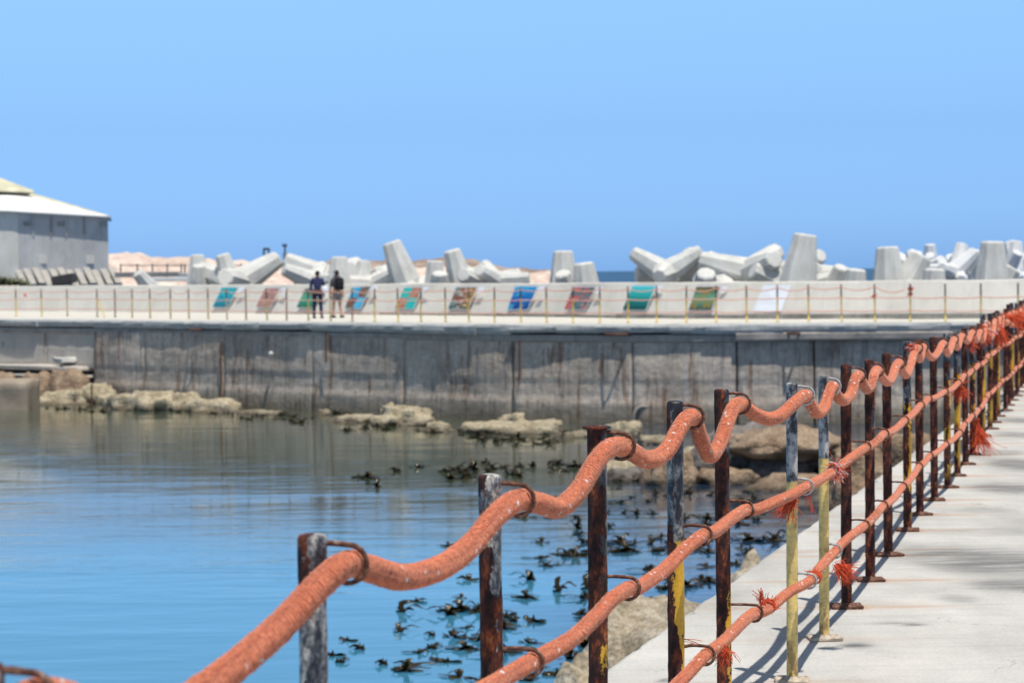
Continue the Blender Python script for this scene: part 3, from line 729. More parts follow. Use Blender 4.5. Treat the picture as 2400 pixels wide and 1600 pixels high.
def wall_hit(px, py, out=.03):
    Y0 = WALL[idx(WALL, px)].y; z = .6
    for _ in range(6):
        Y = Y0 + .05 + SET * max(0, z) / PH - out; z = at_y(px, py, Y).z
    return at_y(px, py, Y)
def mat_print(kind, seed):
    k = N('print_' + kind, .35, .4)
    v = k.mapv((1, 1, 1), (0, 0, 0), 'UV', (seed, seed * .7, 0)); vv = k.sep('Y', 'UV'); uu = k.sep('X', 'UV')
    a = k.noise(3, v, 4, .6, .6); b = k.noise(6, v, 5, .65, 1.2)
    if kind == 'turquoise': c = k.mix(k.ramp(b, [(.5, 0.), (.58, .8)]), k.ramp(vv, [(0, (.01, .16, .22)), (.5, (.02, .42, .50)), (1, (.04, .52, .52))]), (.02, .15, .22))
    elif kind == 'coral': c = k.mix(k.ramp(b, [(.5, 0.), (.6, .7)]), k.ramp(a, [(.3, (.45, .22, .18)), (.7, (.58, .36, .30))]), (.12, .04, .04))
    elif kind == 'lagoon': c = k.mix(k.ramp(a, [(.5, 0.), (.6, .7)]), k.ramp(vv, [(0, (.01, .12, .07)), (.5, (.03, .40, .26)), (1, (.10, .12, .12))]), (.30, .38, .10))
    elif kind == 'panels':
        ck = k.n('ShaderNodeTexChecker'); ck.inputs['Scale'].default_value = 2; k.l(k.tc.outputs['UV'], ck.inputs[0])
        c = k.mix(ck.outputs['Fac'], k.ramp(b, [(.4, (.03, .03, .04)), (.5, (.35, .10, .06)), (.62, (.03, .35, .22))]), k.ramp(a, [(.35, (.02, .32, .60)), (.6, (.10, .50, .70)), (.75, (.45, .35, .14))]))
    elif kind == 'fourpics':
        ck = k.n('ShaderNodeTexChecker'); ck.inputs['Scale'].default_value = 2; k.l(k.tc.outputs['UV'], ck.inputs[0])
        c = k.mix(ck.outputs['Fac'], k.ramp(b, [(.4, (.45, .14, .04)), (.6, (.55, .34, .28))]), k.ramp(a, [(.35, (.02, .42, .38)), (.6, (.04, .55, .50)), (.75, (.10, .30, .08))]))
    elif kind == 'kelp': c = k.mix(k.ramp(b, [(.48, 0.), (.55, 1.)]), k.ramp(vv, [(0, (.01, .05, .05)), (.5, (.22, .07, .03)), (1, (.25, .10, .03))]), k.ramp(uu, [(0, (.05, .34, .36)), (.5, (.6, .5, .42)), (1, (.62, .42, .03))]))
    elif kind == 'blue': c = k.mix(k.ramp(a, [(.5, 0.), (.62, .8)]), k.ramp(vv, [(0, (.01, .03, .22)), (.5, (.01, .12, .42)), (1, (.02, .36, .70))]), (.06, .50, .72))
    elif kind == 'anemone': c = k.mix(k.ramp(a, [(.48, 0.), (.54, .9)]), k.ramp(b, [(.35, (.02, .03, .03)), (.6, (.16, .28, .28)), (.8, (.35, .30, .28))]), (.62, .13, .10))
    elif kind == 'diver': c = k.mix(k.ramp(b, [(.62, 0.), (.66, .8)]), k.ramp(vv, [(0, (.005, .05, .05)), (.4, (.01, .22, .20)), (.8, (.04, .50, .48)), (1, (.10, .62, .70))]), (.005, .03, .03))
    elif kind == 'forest': c = k.mix(k.ramp(b, [(.46, 0.), (.56, .9)]), k.ramp(vv, [(0, (.01, .03, .05)), (.5, (.06, .38, .28)), (1, (.03, .02, .03))]), (.30, .20, .03))
    else: c = k.ramp(a, [(.3, (.76, .79, .84)), (.7, (.82, .85, .88))])
    k.col(c); return k.m
M_white = simple('poster_white', (.80, .80, .84), .5, .03)
def c2(x, y): return (x / 3.733 + 400, y / 3.733 + 540)
def c3(x, y): return (x / 3.733 + 900, y / 3.733 + 540)
def c4(x, y): return (x / 3.733 + 1400, y / 3.733 + 520)
POS = [('turquoise', c2, (370, 670), (500, 672), (450, 500), (590, 500), 'turquoise underwater print, leftmost poster on the parapet'),
       ('coral', c2, (750, 668), (880, 670), (830, 505), (955, 505), 'pinkish brown print, second poster from the left'),
       ('lagoon', c2, (1105, 672), (1240, 675), (1182, 508), (1322, 508), 'green print partly hidden behind the walker in navy'),
       ('panels', c2, (1525, 680), (1665, 680), (1600, 500), (1750, 492), 'poster of several small pictures just right of the walkers'),
       ('fourpics', c2, (1965, 680), (2130, 685), (2050, 500), (2200, 500), 'poster of four pictures in orange, teal and green'),
       ('kelp', c3, (565, 685), (735, 690), (635, 498), (815, 498), 'poster with yellow, brown and dark patches'),
       ('blue', c3, (1085, 688), (1258, 690), (1155, 490), (1345, 492), 'deep blue poster in the middle of the row'),
       ('anemone', c3, (1580, 690), (1760, 692), (1660, 498), (1850, 498), 'dark poster with a salmon red patch'),
       ('diver', c4, (225, 768), (425, 770), (310, 560), (510, 562), 'teal poster with a dark shape swimming across'),
       ('forest', c4, (800, 770), (1000, 772), (870, 568), (1075, 568), 'dark green and gold poster left of the blank one'),
       ('blank', c4, (1365, 780), (1612, 785), (1455, 552), (1700, 552), 'blank white poster at the right end of the row')]
def slab4(name, cs, th, mat, parent, uv=False):
    n = (cs[1] - cs[0]).cross(cs[3] - cs[0]).normalized()
    if n.y > 0: n = -n
    V = [c + n * th for c in cs] + [c for c in cs]
    o = mesh(name, V, [(0, 1, 2, 3), (7, 6, 5, 4), (0, 4, 5, 1), (1, 5, 6, 2), (2, 6, 7, 3), (3, 7, 4, 0)], mat, parent)
    u = o.data.uv_layers.new(name='UVMap')
    for li, q in enumerate([(0, 0), (1, 0), (1, 1), (0, 1)]): u.data[li].uv = q
    return o
for q, (kind, cc, bl, br, tl, tr, lab) in enumerate(POS):
    cs = [wall_hit(*cc(*p), .03) for p in (bl, br, tr, tl)]
    ctr = sum(cs, Vector()) / 4
    t = empty('poster', (0, 0, 0), lab, 'poster', 'posters on the parapet wall')
    if kind == 'blank':
        slab4('blank_sheet', cs, .02, mat_print(kind, q), t); continue
    ex = [c + (c - ctr) * .05 for c in cs]
    slab4('border', ex, .015, M_white, t)
    slab4('picture', cs, .024, mat_print(kind, q * 1.7), t)
    tr2 = cc(tr[0] + 8, tr[1] - 8); w = 13; h = 16
    cp = [wall_hit(tr2[0] - 4, tr2[1] + h, .05), wall_hit(tr2[0] + w - 4, tr2[1] + h, .05), wall_hit(tr2[0] + w + 4, tr2[1], .05), wall_hit(tr2[0] + 3, tr2[1], .05)]
    slab4('caption_card', cp, .014, M_white, t)

# far fence
FPX = [38, 98, 158, 228, 270, 310, 352, 400, 443, 488, 532, 577, 626, 672, 723, 775, 826, 878, 933, 986.5, 1044, 1099, 1159, 1221, 1281, 1343, 1405.5, 1472.5, 1539, 1609, 1678.6, 1750, 1822.5, 1895.6, 1972.5, 2051, 2133.6, 2216, 2299.7, 2387]
FY = [(0, 740.8), (158, 741), (228, 742.5), (443, 747), (723, 751.6), (826, 753.5), (987, 754), (1159, 755.6), (1343, 756.4), (1473, 756.4), (1678, 755.4), (1972, 753), (2216, 753.4), (2400, 752.5)]
def mat_fpost(name, low):
    k = N(name, .6, .4); z = k.sep('Z')
    f = k.noise(9, k.mapv((1, 1, .3)), 6, .7)
    lw = k.mix(k.ramp(f, [(.52, 0.), (.62, .7)]), low, (.20, .08, .03))
    k.col(k.mix(k.ramp(z, [(.74, 0.), (.76, 1.)]), lw, (.075, .07, .06))); return k.m
M_fy = mat_fpost('far_post_yellow', (.62, .46, .10)); M_fr = mat_fpost('far_post_rust', (.28, .12, .06)); M_fp = mat_fpost('far_post_pale', (.62, .55, .34))
FH = 1.12; fpos = []
for a in [-60, -10 - 8] + FPX + [2470, 2560]:
    p = at_z(a, interp(FY, a) , 0)
    if a < 0: p = P2(a, EDGE[idx(EDGE, a)].y + 4)
    fpos.append(p)
pv, pf = [], []
zz_ = [0, .02, .021, .3, .6, .9, 1.1, 1.12]; rd_ = [.06, .06, .028, .027, .027, .027, .027, .02]
tube_data([Vector((0, 0, z)) for z in zz_], lambda i: rd_[i], 10, pv, pf)
me_cache = {}
for q, p in enumerate(fpos):
    mt = M_fy
    if q - 2 in (10,): mt = M_fp
    if q - 2 in (4, 11, 16, 13): mt = M_fr
    if mt.name not in me_cache:
        o = mesh('far_fence_post', pv, pf, mt, None, True); me_cache[mt.name] = o.data
    else:
        o = bpy.data.objects.new('far_fence_post', me_cache[mt.name]); C.objects.link(o)
    o.location = p; o.rotation_euler = (0, R_.uniform(-.012, .012), 0)
    nl = {M_fy.name: 'slim yellow post with dark top', M_fr.name: 'slim rust brown post', M_fp.name: 'slim faded cream post'}[mt.name]
    if 2 <= q < 42: lab = '%s on the far pier, %s from the left edge' % (nl, ORD[q - 2])
    else: lab = {0: 'yellow far fence post beyond the left edge, the farther one', 1: 'yellow far fence post just beyond the left edge'}.get(q, 'yellow far fence post just beyond the right edge' if q == 42 else 'yellow far fence post beyond the right edge, the farther one')
    tag(o, lab, 'post', 'posts of the far pier fence')
for zr, nm, sg, lab in ((1.04, 'far_top_rope', .09, 'faded orange top rope of the far pier fence'), (.72, 'far_middle_rope', .035, 'faded orange middle rope of the far pier fence'), (.33, 'far_lower_rope', .04, 'faded orange lowest rope of the far pier fence')):
    pts = []
    for a, b in zip(fpos[:-1], fpos[1:]):
        i = fpos.index(a) - 2; s_ = sg * R_.uniform(.5, 1.2)
        if zr > 1 and i >= 36: continue
        if zr > 1 and i in (34, 35): s_ *= 1.6
        for f in np.linspace(0, 1, 7)[:-1]:
            w = a.lerp(b, f) + Vector((.0, -.04, zr - s_ * 4 * f * (1 - f))); pts.append(w)
    V, Fc = tube_data(pts, .0155, 6); tag(mesh(nm, V, Fc, M_ropefar, None, True), lab, 'rope')
# brace pole leaning at the left
V, Fc = tube_data([at_y(231, 701, fpos[5].y), at_z(245, 744, 0)], .025, 6); tag(mesh('leaning_pole', V, Fc, M_fy), 'yellow pole leaning against a far fence post at left', 'pole')
def fk(px, py, Y, label, n, seed): fray(px, py, Y, label, n, .14, (0, 0, -1), .5, 0, 0, seed, .012, .5)
fk(2133, 672, at_z(2133, 753, 0).y - .1, 'red frayed knot where the far top rope ends', 26, 41)
fk(2133, 684, at_z(2133, 753, 0).y - .1, 'lower red bundle under the knot on the far post', 26, 43)
fk(2049, 690, at_z(2051, 753, 0).y - .1, 'small red wisp hanging on the far post left of the rope end', 8, 42)
fk(59, 688, at_z(98, 741, 0).y - .1, 'red rope bundle hanging from the far fence at the left', 14, 44)

# ---------------------------------------------------------------- tetrapods
def tet_mesh(name, mat, L=1.9, r1=.33, r0=.56):
    bm = bmesh.new(); dirs = [Vector((0, 0, 1))]
    for q in range(3):
        a = q * 2 * math.pi / 3; dirs.append(Vector((math.cos(a) * .9428, math.sin(a) * .9428, -1 / 3)))
    V = []; Fc = []
    for d in dirs:
        b = len(V); u = d.orthogonal().normalized(); v = d.cross(u)
        for (s, r) in ((-.1, r0 * .9), (.35, r0), (L - .05, r1 + .01), (L, r1 - .05)):
            for j in range(8):
                a = 2 * math.pi * (j + .5) / 8
                V.append(d * s + (u * math.cos(a) + v * math.sin(a)) * r)
        for i in range(3):
            for j in range(8):
                k = (j + 1) % 8; Fc.append((b + i * 8 + j, b + i * 8 + k, b + (i + 1) * 8 + k, b + (i + 1) * 8 + j))
        Fc.append(tuple(b + 24 + j for j in range(8)))
    me = bpy.data.meshes.new(name); me.from_pydata([tuple(x) for x in V], [], Fc); me.update(); me.materials.append(mat); return me
ME_T = tet_mesh('tetrapod', M_tet); ME_TW = tet_mesh('white_tetrapod', M_tetw)
def tet(px, py, dY, axis, spin, label, sc=1.0, white=False, centre=False, fat=1.0):
    Y = WALL[idx(WALL, px)].y + dY
    o = bpy.data.objects.new('tetrapod', ME_TW if white else ME_T); C.objects.link(o)
    ax = Vector(axis).normalized()
    if ax.z < .75:                     # lying ones: roll about the long leg so that the other legs stay low
        dY = max(dY, 5.0 + max(0, 1200 - px) * .004); Y = WALL[idx(WALL, px)].y + dY
        def top(sp): 
            qq = Vector((0, 0, 1)).rotation_difference(ax) @ Quaternion((0, 0, 1), math.radians(sp))
            ds = [qq @ Vector((math.cos(a) * .9428, math.sin(a) * .9428, -1 / 3)) for a in (0, 2.0944, 4.1888)]
            return max(d.z + .15 * max(0, -d.y) for d in ds)
        spin = min(range(0, 120, 4), key=top)
    q = Vector((0, 0, 1)).rotation_difference(ax) @ Quaternion((0, 0, 1), math.radians(spin))
    o.rotation_mode = 'QUATERNION'; o.rotation_quaternion = q; o.scale = (sc * fat, sc * fat, sc)
    c = at_y(px, py, Y)
    o.location = c if centre else c - ax * 1.88 * sc
    tag(o, label, 'tetrapod', 'concrete tetrapods behind the parapet')
TT = [
 (322, 640, 4.5, (-.45, -.3, .6), 20, 'small tilted tetrapod leg nearest the grey shed', .85),
 (463, 598, 4, (0, .05, 1), 0, 'upright tetrapod leg right of the shed with a paler stub before it', .95),
 (466, 622, 2.7, (0, -.25, 1), 60, 'pale stubby tetrapod leg in front of the first upright one', .9),
 (521, 597, 3.5, (-.27, -.1, 1), 40, 'tetrapod leg leaning left, above the first poster', .95),
 (795, 604, 4, (0, .1, 1), 10, 'broad upright tetrapod leg just behind the walker with the backpack', 1.05),
 (853, 613, 6, (.1, .2, 1), 50, 'paler tetrapod behind, right of the walkers', .9),
 (880, 630, 7, (-.5, .2, .8), 20, 'low pale tetrapod behind the pair with the tallest leaning leg', .8),
 (917, 568, 3.8, (-.34, -.05, 1), 30, 'tallest left leaning tetrapod leg, above the fourth poster', 1.12),
 (1019, 612, 5, (0, .0, 1), 0, 'short upright tetrapod with a dark left side, above the four picture poster', 1.0),
 (1031, 640, 2.6, (.05, -.35, 1), 25, 'pale rounded stub in front of the short upright tetrapod', .95),
 (1059, 587, 4, (-.26, -.08, 1), 45, 'left leaning tetrapod leg above the yellow and brown poster', 1.05),
 (1320, 589, 4.2, (0, .02, 1), 15, 'upright tetrapod leg with dark left face, standing alone left of the sea gap', 1.08),
 (1318, 640, 2.6, (-.2, -.4, .8), 0, 'pale stub lying at the foot of the lone upright tetrapod', .9),
 (1368, 617, 3.2, (-.12, -.05, 1), 50, 'squat tetrapod leg right beside the lone upright one', 1.12),
 (1492, 641, 3.6, (-.95, -.2, .10), 0, 'tetrapod lying on its side pointing left over the sea gap', .95),
 (1640, 610, 5.5, (-.88, .1, .26), 0, 'slab like tetrapod leg slanting up to the left above the dark green poster', 1.0),
 (1655, 640, 2.8, (0, -.6, .7), 10, 'stubby tetrapod leg facing the camera above the dark green poster', 1.0),
 (1972, 626, 5.5, (.2, -.3, .6), 0, 'small pale tetrapod tip right of the pyramid shaped one', .75),
 (2007, 632, 3.4, (.1, -.1, 1), 20, 'low tetrapod stub between the tall ones at right', .95),
 (2080, 580, 4, (-.02, .03, 1), 0, 'upright eight sided tetrapod leg, second tallest at right', 1.12),
 (2160, 600, 5, (.55, .0, 1), 70, 'tetrapod leg leaning right beside the second tallest', 1.1),
 (2190, 631, 3.2, (.05, -.05, 1), 0, 'low upright stub under the right leaning tetrapod', 1.0),
 (2326, 567, 4, (.02, 0, 1), 33, 'rightmost tall upright tetrapod leg with grey streaks', 1.2),
 (2370, 626, 5, (.5, -.1, .8), 0, 'tetrapod leg sloping down at the right edge of the photo', 1.1),
 (1765, 634, 5, (-.6, -.2, .3), 40, 'low whitish tetrapod left of the pyramid shaped one', .95),
 (1240, 652, 3.0, (1, -.1, .1), 10, 'low tetrapod leg lying behind the blue poster', .7)]
for a in TT: tet(*a)
tet(1888, 550, 3.6, (.16, -.03, 1), 30, 'tallest pyramid shaped tetrapod, behind the blank poster', 1.1, False, False, 1.08)
tet(1868, 606, 4.4, (-.25, -.1, 1), 10, 'shorter tetrapod leg merging into the left flank of the pyramid shaped one', 1.1)
tet(652, 606, 7.0, (.78, .3, .50), 0, 'tetrapod arm sloping up to the right, left half of the peak above the second poster', 1.15)
tet(668, 611, 6.5, (-.86, .0, .40), 0, 'tetrapod arm sloping down to the right, right half of the peak above the second poster', 1.15)
tet(735, 662, 3.2, (.75, -.6, .1), 0, 'tetrapod lying flat just left of the walker in navy', .8, False, True)
tet(880, 672, 2.9, (-.93, -.2, .15), 0, 'tetrapod lying flat with one arm pointing left, right of the walkers', .8, False, True)
tet(1130, 672, 3.2, (.93, 0, .28), 0, 'tetrapod lying with one long arm pointing right', .85, False, True)
tet(1560, 640, 3.0, (-.25, -.95, -.1), 90, 'wide low tetrapod joined to the one pointing over the sea gap', .66, False, True, 1.2)
tet(1700, 690, 3.2, (.9, -.4, .1), 0, 'flat lying tetrapod left of the pyramid shaped one', .8, False, True)
tet(1782, 634, 7, (-.95, -.1, .02), 0, 'arm of white concrete running left from the pyramid shaped tetrapod', .75)
tet(1990, 640, 7, (.95, -.1, .02), 0, 'arm of white concrete running right from the pyramid shaped tetrapod', .62)
# white rubble far out
for q, px in enumerate(sorted(R_.uniform(2150, 2420) for _ in range(24))):
    Y = R_.uniform(92, 110)
    py = 649 - max(0, 1 - abs(px - 2215) / 75) * R_.uniform(0, 12) if px < 2300 else R_.uniform(645, 652)
    o = bpy.data.objects.new('armour_block', ME_TW); C.objects.link(o); o.location = at_y(px, py, Y); s = R_.uniform(.6, .85); o.scale = (s, s, s)
    o.rotation_euler = (R_.uniform(0, 6), R_.uniform(0, 6), R_.uniform(0, 6))
    tag(o, '%s bright white armour block from the left in the heap at the pier end' % ORD[q], 'armour block', 'bright white blocks heaped at the pier end')
# breakwater core
def core():
    pts = WALL; V = []; Fc = []; prof = [(.8, -.5), (2, -.45), (6, -.35), (10, -.6), (14, -1.4), (22, -3.6)]
    ii = list(range(0, len(pts), 6))
    for i in ii:
        nn = nrm(pts, i)
        for d, z in prof:
            w = fbm((pts[i].x * .5, d, 0), 3); V.append((pts[i].x + nn.x * d, pts[i].y + nn.y * d, z + .25 * w))
    m_ = len(prof)
    for a in range(len(ii) - 1):
        for q in range(m_ - 1): Fc.append((a * m_ + q, (a + 1) * m_ + q, (a + 1) * m_ + q + 1, a * m_ + q + 1))
    tag(mesh('breakwater_core', V, Fc, M_rockd), kind='structure')
core()

# ---------------------------------------------------------------- rocks
def rock(name, c, s, seed, mat, label, cat='rock', group=None, sub=4, rough=.30, flat=.0, rot=0):
    bm = bmesh.new(); bmesh.ops.create_icosphere(bm, subdivisions=sub, radius=1)
    sv = Vector((seed * 7.3, seed * 3.1, seed * 1.7))
    for v in bm.verts:
        d = v.co.normalized(); n1 = noise.noise(d * 1.3 + sv); n2 = fbm(d * 2.6 + sv, 5)
        cell = noise.voronoi(d * 1.9 + sv)[0]; r = 1 + rough * n1 * 1.2 + rough * .6 * n2 + (cell[1] - cell[0]) * rough * 1.1
        q = d * r
        if flat: q.z = math.copysign(min(abs(q.z), 1 - flat + .12 * n2), q.z)
        v.co = Vector((q.x * s[0], q.y * s[1], q.z * s[2]))
    o = bmobj(name, bm, mat, None, True, c); o.rotation_euler = (0, 0, rot)
    me = o.data
    return tag(o, label, cat, group)
def rock_px(px0, px1, yt, yb, seed, mat, label, depth=.8, flat=.04, rough=.3, group='rocks at the foot of the harbour wall', Y=None):
    cx = (px0 + px1) / 2
    Yb = Y if Y else at_z(cx, yb, WZ).y
    w = (px1 - px0) / F * Yb / 2; zt = at_y(cx, yt, Yb + w * depth).z
    h = (zt - (WZ - .15)) * .95; dp = max(.4, w * depth)
    c = at_y(cx, 800, Yb + dp * .8); c.z = WZ - .15
    return rock('rock', c, (w, dp, h), seed, mat, label, flat=flat, rough=rough, group=group)
RK = [(60, 240, 908, 948, 'pale flat rock at the left shoreline beside the concrete block'), (180, 272, 893, 946, 'blocky upright pale rock with a squared top at left'),
      (245, 360, 918, 958, 'low pale rock left of the long pale ridge'), (300, 440, 912, 962, 'tallest part of the long pale rock ridge at left'), (395, 470, 916, 962, 'pointed pale rock in the ridge at left'),
      (440, 562, 930, 966, 'rounded pale rock ending the ridge at left'), (545, 660, 958, 972, 'thin low rock shelf right of the ridge'),
      (740, 775, 958, 972, 'tiny flat rock against the wall joint below the walkers'), (765, 900, 967, 990, 'flat shelf of the pale rock below the walkers'),
      (880, 1010, 948, 996, 'craggy whitish rock heap below the four picture poster'), (985, 1065, 985, 1012, 'low brownish tail of the craggy rock heap'),
      (1085, 1230, 982, 1014, 'flat pale rock at the left of the pair in front of the wall'), (1170, 1330, 980, 1018, 'flat pale rock at the right of the pair in front of the wall'),
      (1165, 1232, 966, 1002, 'small rock lying on top of the flat pale pair'), (1290, 1400, 1008, 1026, 'low rock ledge by the disc capped post'),
      (1418, 1505, 984, 1024, 'pale wedge shaped rock behind the disc capped post'), (1480, 1600, 1016, 1040, 'low greenish rock shelf right of the wedge')]
for q, (a, b, c_, d_, lab) in enumerate(RK): rock_px(a, b, c_, d_, q + 1, M_rockp, lab, rough=.34 if q not in (9,) else .5)
# small stones heaped on the craggy rock
for q, (a, b, c_, d_) in enumerate(((888, 925, 942, 962), (915, 950, 945, 965), (935, 975, 955, 975), (960, 1000, 958, 980))):
    rock_px(a, b, c_, d_ + 32, 40 + q, M_rockp, 'lumpy stone on the craggy rock heap, %s of four from the left' % ORD[q], Y=69.2 + q * .1)
BK = [(1700, 1985, 995, 1112, M_rockb, 'big brown boulder with a dark overhang behind the whitish posts', .9, 50), (1350, 1510, 1074, 1124, M_rockp, 'pale boulder standing in the water by the disc capped post', .8, None),
      (1415, 1505, 1092, 1128, M_rockd, 'small mussel covered dark rock beside the pale boulder', .8, None), (1590, 1760, 1030, 1092, M_rockp, 'pale brown boulder behind the two rusty posts', .8, 52),
      (1500, 1640, 1050, 1112, M_rockb, 'brown boulder between the pale boulder and the big one', .8, 48), (1620, 1780, 1092, 1136, M_rockb, 'low yellowish boulder at the waterline under the big brown one', .8, None),
      (1760, 1960, 1104, 1150, M_rockb, 'long low brown rock at the waterline behind the whitish posts', .8, None), (1930, 2080, 1040, 1120, M_rockb, 'brown boulder right of the big overhanging one', .8, 48),
      (2040, 2200, 1010, 1100, M_rockb, 'brown boulder touching the walkway edge farther back', .8, 52), (1930, 2060, 1104, 1160, M_rockb, 'rounded brown boulder close under the walkway edge', .8, 42),
      (1740, 1900, 1068, 1120, M_rockd, 'rock coloured dark as the shade under the big brown overhang', .7, 48.5)]  # last entry: dark rock colour paints the shade of the hollow
for q, (a, b, c_, d_, mt, lab, dp, Y) in enumerate(BK[1:]): rock_px(a, b, c_, d_, q + 21, mt, lab, dp, .04, .28, 'boulders beside the walkway', Y)
c = at_y(1835, 1028, 49.5); rock('rock', c + Vector((0, 0, -.12)), (1.35, 1.2, .36), 21, M_rockb, BK[0][5], group='boulders beside the walkway', rough=.2)
c = at_y(1800, 1068, 51.5); rock('rock', c, (1.6, .9, .7), 25, M_rockd, 'rock mass with shade in its colour, right under the big overhanging boulder', group='boulders beside the walkway', rough=.2)  # back of the hollow, its shade put into a dark rock colour
c = at_y(1530, 1000, 22.0); c.z = -2.9; rock('rock', c, (.86, 1.1, 1.42), 63, M_rockn, 'large rough tan rock under the walkway edge near the bottom of the photo', sub=5, rough=.17, flat=.12, group='boulders beside the walkway')
c = at_y(1400, 1000, 20.0); c.z = -3.1; rock('rock', c, (.5, .6, 1.25), 67, M_rockn, 'lower greenish tan rock left of the large one at the bottom', sub=5, rough=.26, group='boulders beside the walkway')
c = at_y(1760, 1000, 29.5); c.z = -3.0; rock('rock', c, (.45, .5, .75), 68, M_rockn, 'small tan rock just under the walkway edge', rough=.26, group='boulders beside the walkway')
for q, (a, b, yt, yb) in enumerate(((-160, -20, 880, 940), (-60, 60, 868, 920), (40, 130, 866, 925), (110, 214, 860, 930))): rock_px(a, b, yt, yb, 80 + q, M_rockb, 'brown weathered rock under the left ledge slabs, %s from the left' % ORD[q], Y=84.5 - q * .9)
# left ledges
led = [(-140, 62, 893, 968, 76.0, 'squared brown concrete block at the far left waterline'),]
bm = bmesh.new(); A = at_y(-120, 893, 79.0); B = at_y(60, 893, 78.0)
box(bm, ((A.x + B.x) / 2, 79.3, (A.z - 3.4) / 2), (B.x - A.x, 2.2, A.z + 3.4), None, .05)
bmesh.ops.subdivide_edges(bm, edges=bm.edges[:], cuts=5, use_grid_fill=True)
for v in bm.verts: v.co += Vector((0, fbm(v.co * 1.3), fbm(v.co * 1.7))) * .08
tag(bmobj('concrete_block', bm, M_brown, None, True), 'squared brown concrete block at the far left waterline', 'concrete block')
for q, (a, b, yt, yb, off, lab, mt) in enumerate(((-200, 205, 845, 868, .1, 'broken concrete ledge slab under the recessed wall at left', M_pale_lit), (-200, 212, 866, 884, -.1, 'middle broken slab of the ledge stack at left', M_pale_lit), (30, 208, 882, 915, .15, 'dark eroded rock band under the ledge slabs at left', M_brown), (145, 172, 836, 850, .0, 'pale lump of concrete lying on the left ledge', M_tet))):
    Y = EDGE[idx(EDGE, (a + b) / 2)].y + off - .6; A = at_y(a, yt, EDGE[idx(EDGE, a)].y); B = at_y(b, yt, EDGE[idx(EDGE, b)].y); zb = at_y(b, yb, B.y).z
    bm = bmesh.new(); n_ = (B - A); n_.z = 0; ang = math.atan2(n_.y, n_.x)
    box(bm, (0, 0, 0), (n_.length, 1.5, max(.1, A.z - zb)), None, .03)
    bmesh.ops.subdivide_edges(bm, edges=bm.edges[:], cuts=7, use_grid_fill=True)
    for v in bm.verts: v.co += Vector((fbm(v.co * 1.1 + Vector((q, 0, 0))), fbm(v.co * 1.6 + Vector((0, q, 0))) * 1.4, fbm(v.co * 1.2) * .5)) * .12
    c = (A + B) / 2; nn = Vector((-n_.y, n_.x, 0)).normalized(); c = c + nn * (.25 + off); c.z = (A.z + zb) / 2
    o = bmobj('ledge_slab', bm, mt, None, True, c); o.rotation_euler = (0, 0, ang); tag(o, lab, 'ledge')

# ---------------------------------------------------------------- kelp
def mat_kelp():
    k = N('wet_kelp', .12, .22); k.col(k.ramp(k.noise(8), [(.3, (.010, .009, .005)), (.6, (.035, .026, .008)), (.75, (.10, .055, .012))])); k.bump(k.noise(40), .5, .01)
    return k.m
M_kelp = mat_kelp()
def kelp_mesh(seed, n):
    n = max(4, int(n * .95))
    rr = random.Random(seed); V = []; Fc = []
    for b in range(n):
        a = rr.uniform(0, 6.28); L = rr.choice((rr.uniform(.07, .15), rr.uniform(.10, .18), rr.uniform(.2, .32))); w = rr.uniform(.026, .055)
        p = Vector((rr.gauss(0, .02), rr.gauss(0, .02), .0)); lift = rr.choice((0, 0, 0, .06, .15, .35, .6, .8)); st = rr.uniform(2, 4.5)
        d = Vector((math.cos(a), math.sin(a), 0)); sd = Vector((-d.y, d.x, 0)); prev = None; N_ = 7
        tw = rr.uniform(-1, 1)
        for i in range(N_ + 1):
            t = i / N_; q = p + d * (t * L); q.z = .008 + lift * L * math.sin(min(1, t * 1.15) * math.pi * .8) * .8
            ww = w * math.sin(math.pi * min(.98, .12 + t * .86)) + .002
            s2 = sd * math.cos(tw * t) + Vector((0, 0, 1)) * math.sin(tw * t)
            V += [q - s2 * ww, q + Vector((0, 0, .010)) , q + s2 * ww]
            if i:
                k = len(V) - 6; Fc += [(k, k + 1, k + 4, k + 3), (k + 1, k + 2, k + 5, k + 4)]
    # a short stalk float or two
    for _ in range(rr.randint(1, 3)):
        c = Vector((rr.gauss(0, .015), rr.gauss(0, .015), .0)); l = rr.uniform(.05, .13)
        tube_data([c, c + Vector((.01, 0, l * .5)), c + Vector((rr.uniform(-.03, .03), 0, l))], lambda i: (.006, .018, .008)[i], 6, V, Fc)
    me = bpy.data.meshes.new('kelp_clump'); me.from_pydata([tuple(v) for v in V], [], Fc); me.update(); me.materials.append(M_kelp)
    me.polygons.foreach_set('use_smooth', [True] * len(me.polygons)); return me
KM = [kelp_mesh(s, n) for s, n in ((1, 9), (2, 14), (3, 6), (4, 12), (5, 18), (6, 4), (7, 10), (8, 7))]
rk = random.Random(99); KG = {}
def kelp(px, py, sc, grp):
    c = at_z(px, py, WZ)
    if c.x > edge_x(c.y) - .2: return
    sc *= .82
    o = bpy.data.objects.new('kelp_clump', KM[rk.randrange(8)]); C.objects.link(o); o.location = c; o.scale = (sc * rk.uniform(.9, 1.7), sc * .8, sc * rk.uniform(.8, 1.3)); o.rotation_euler = (0, 0, rk.uniform(-.4, .4) + rk.choice((0, 3.14)))
    KG.setdefault(grp, []).append((px, py, o))
def edgeline(px): return 1509 - .72 * (px - 1500)
GN = 'kelp floating behind the ropes'
for (px, py) in ((815, 1500), (840, 1520), (780, 1535), (940, 1480), (895, 1556), (950, 1572), (975, 1410), (945, 1434), (1010, 1488), (1015, 1520), (985, 1530), (955, 1555), (800, 1552), (1050, 1550), (1090, 1520), (1080, 1400), (1045, 1430)):
    kelp(px, py, rk.uniform(.7, 1.0), GN)
cnt = 0
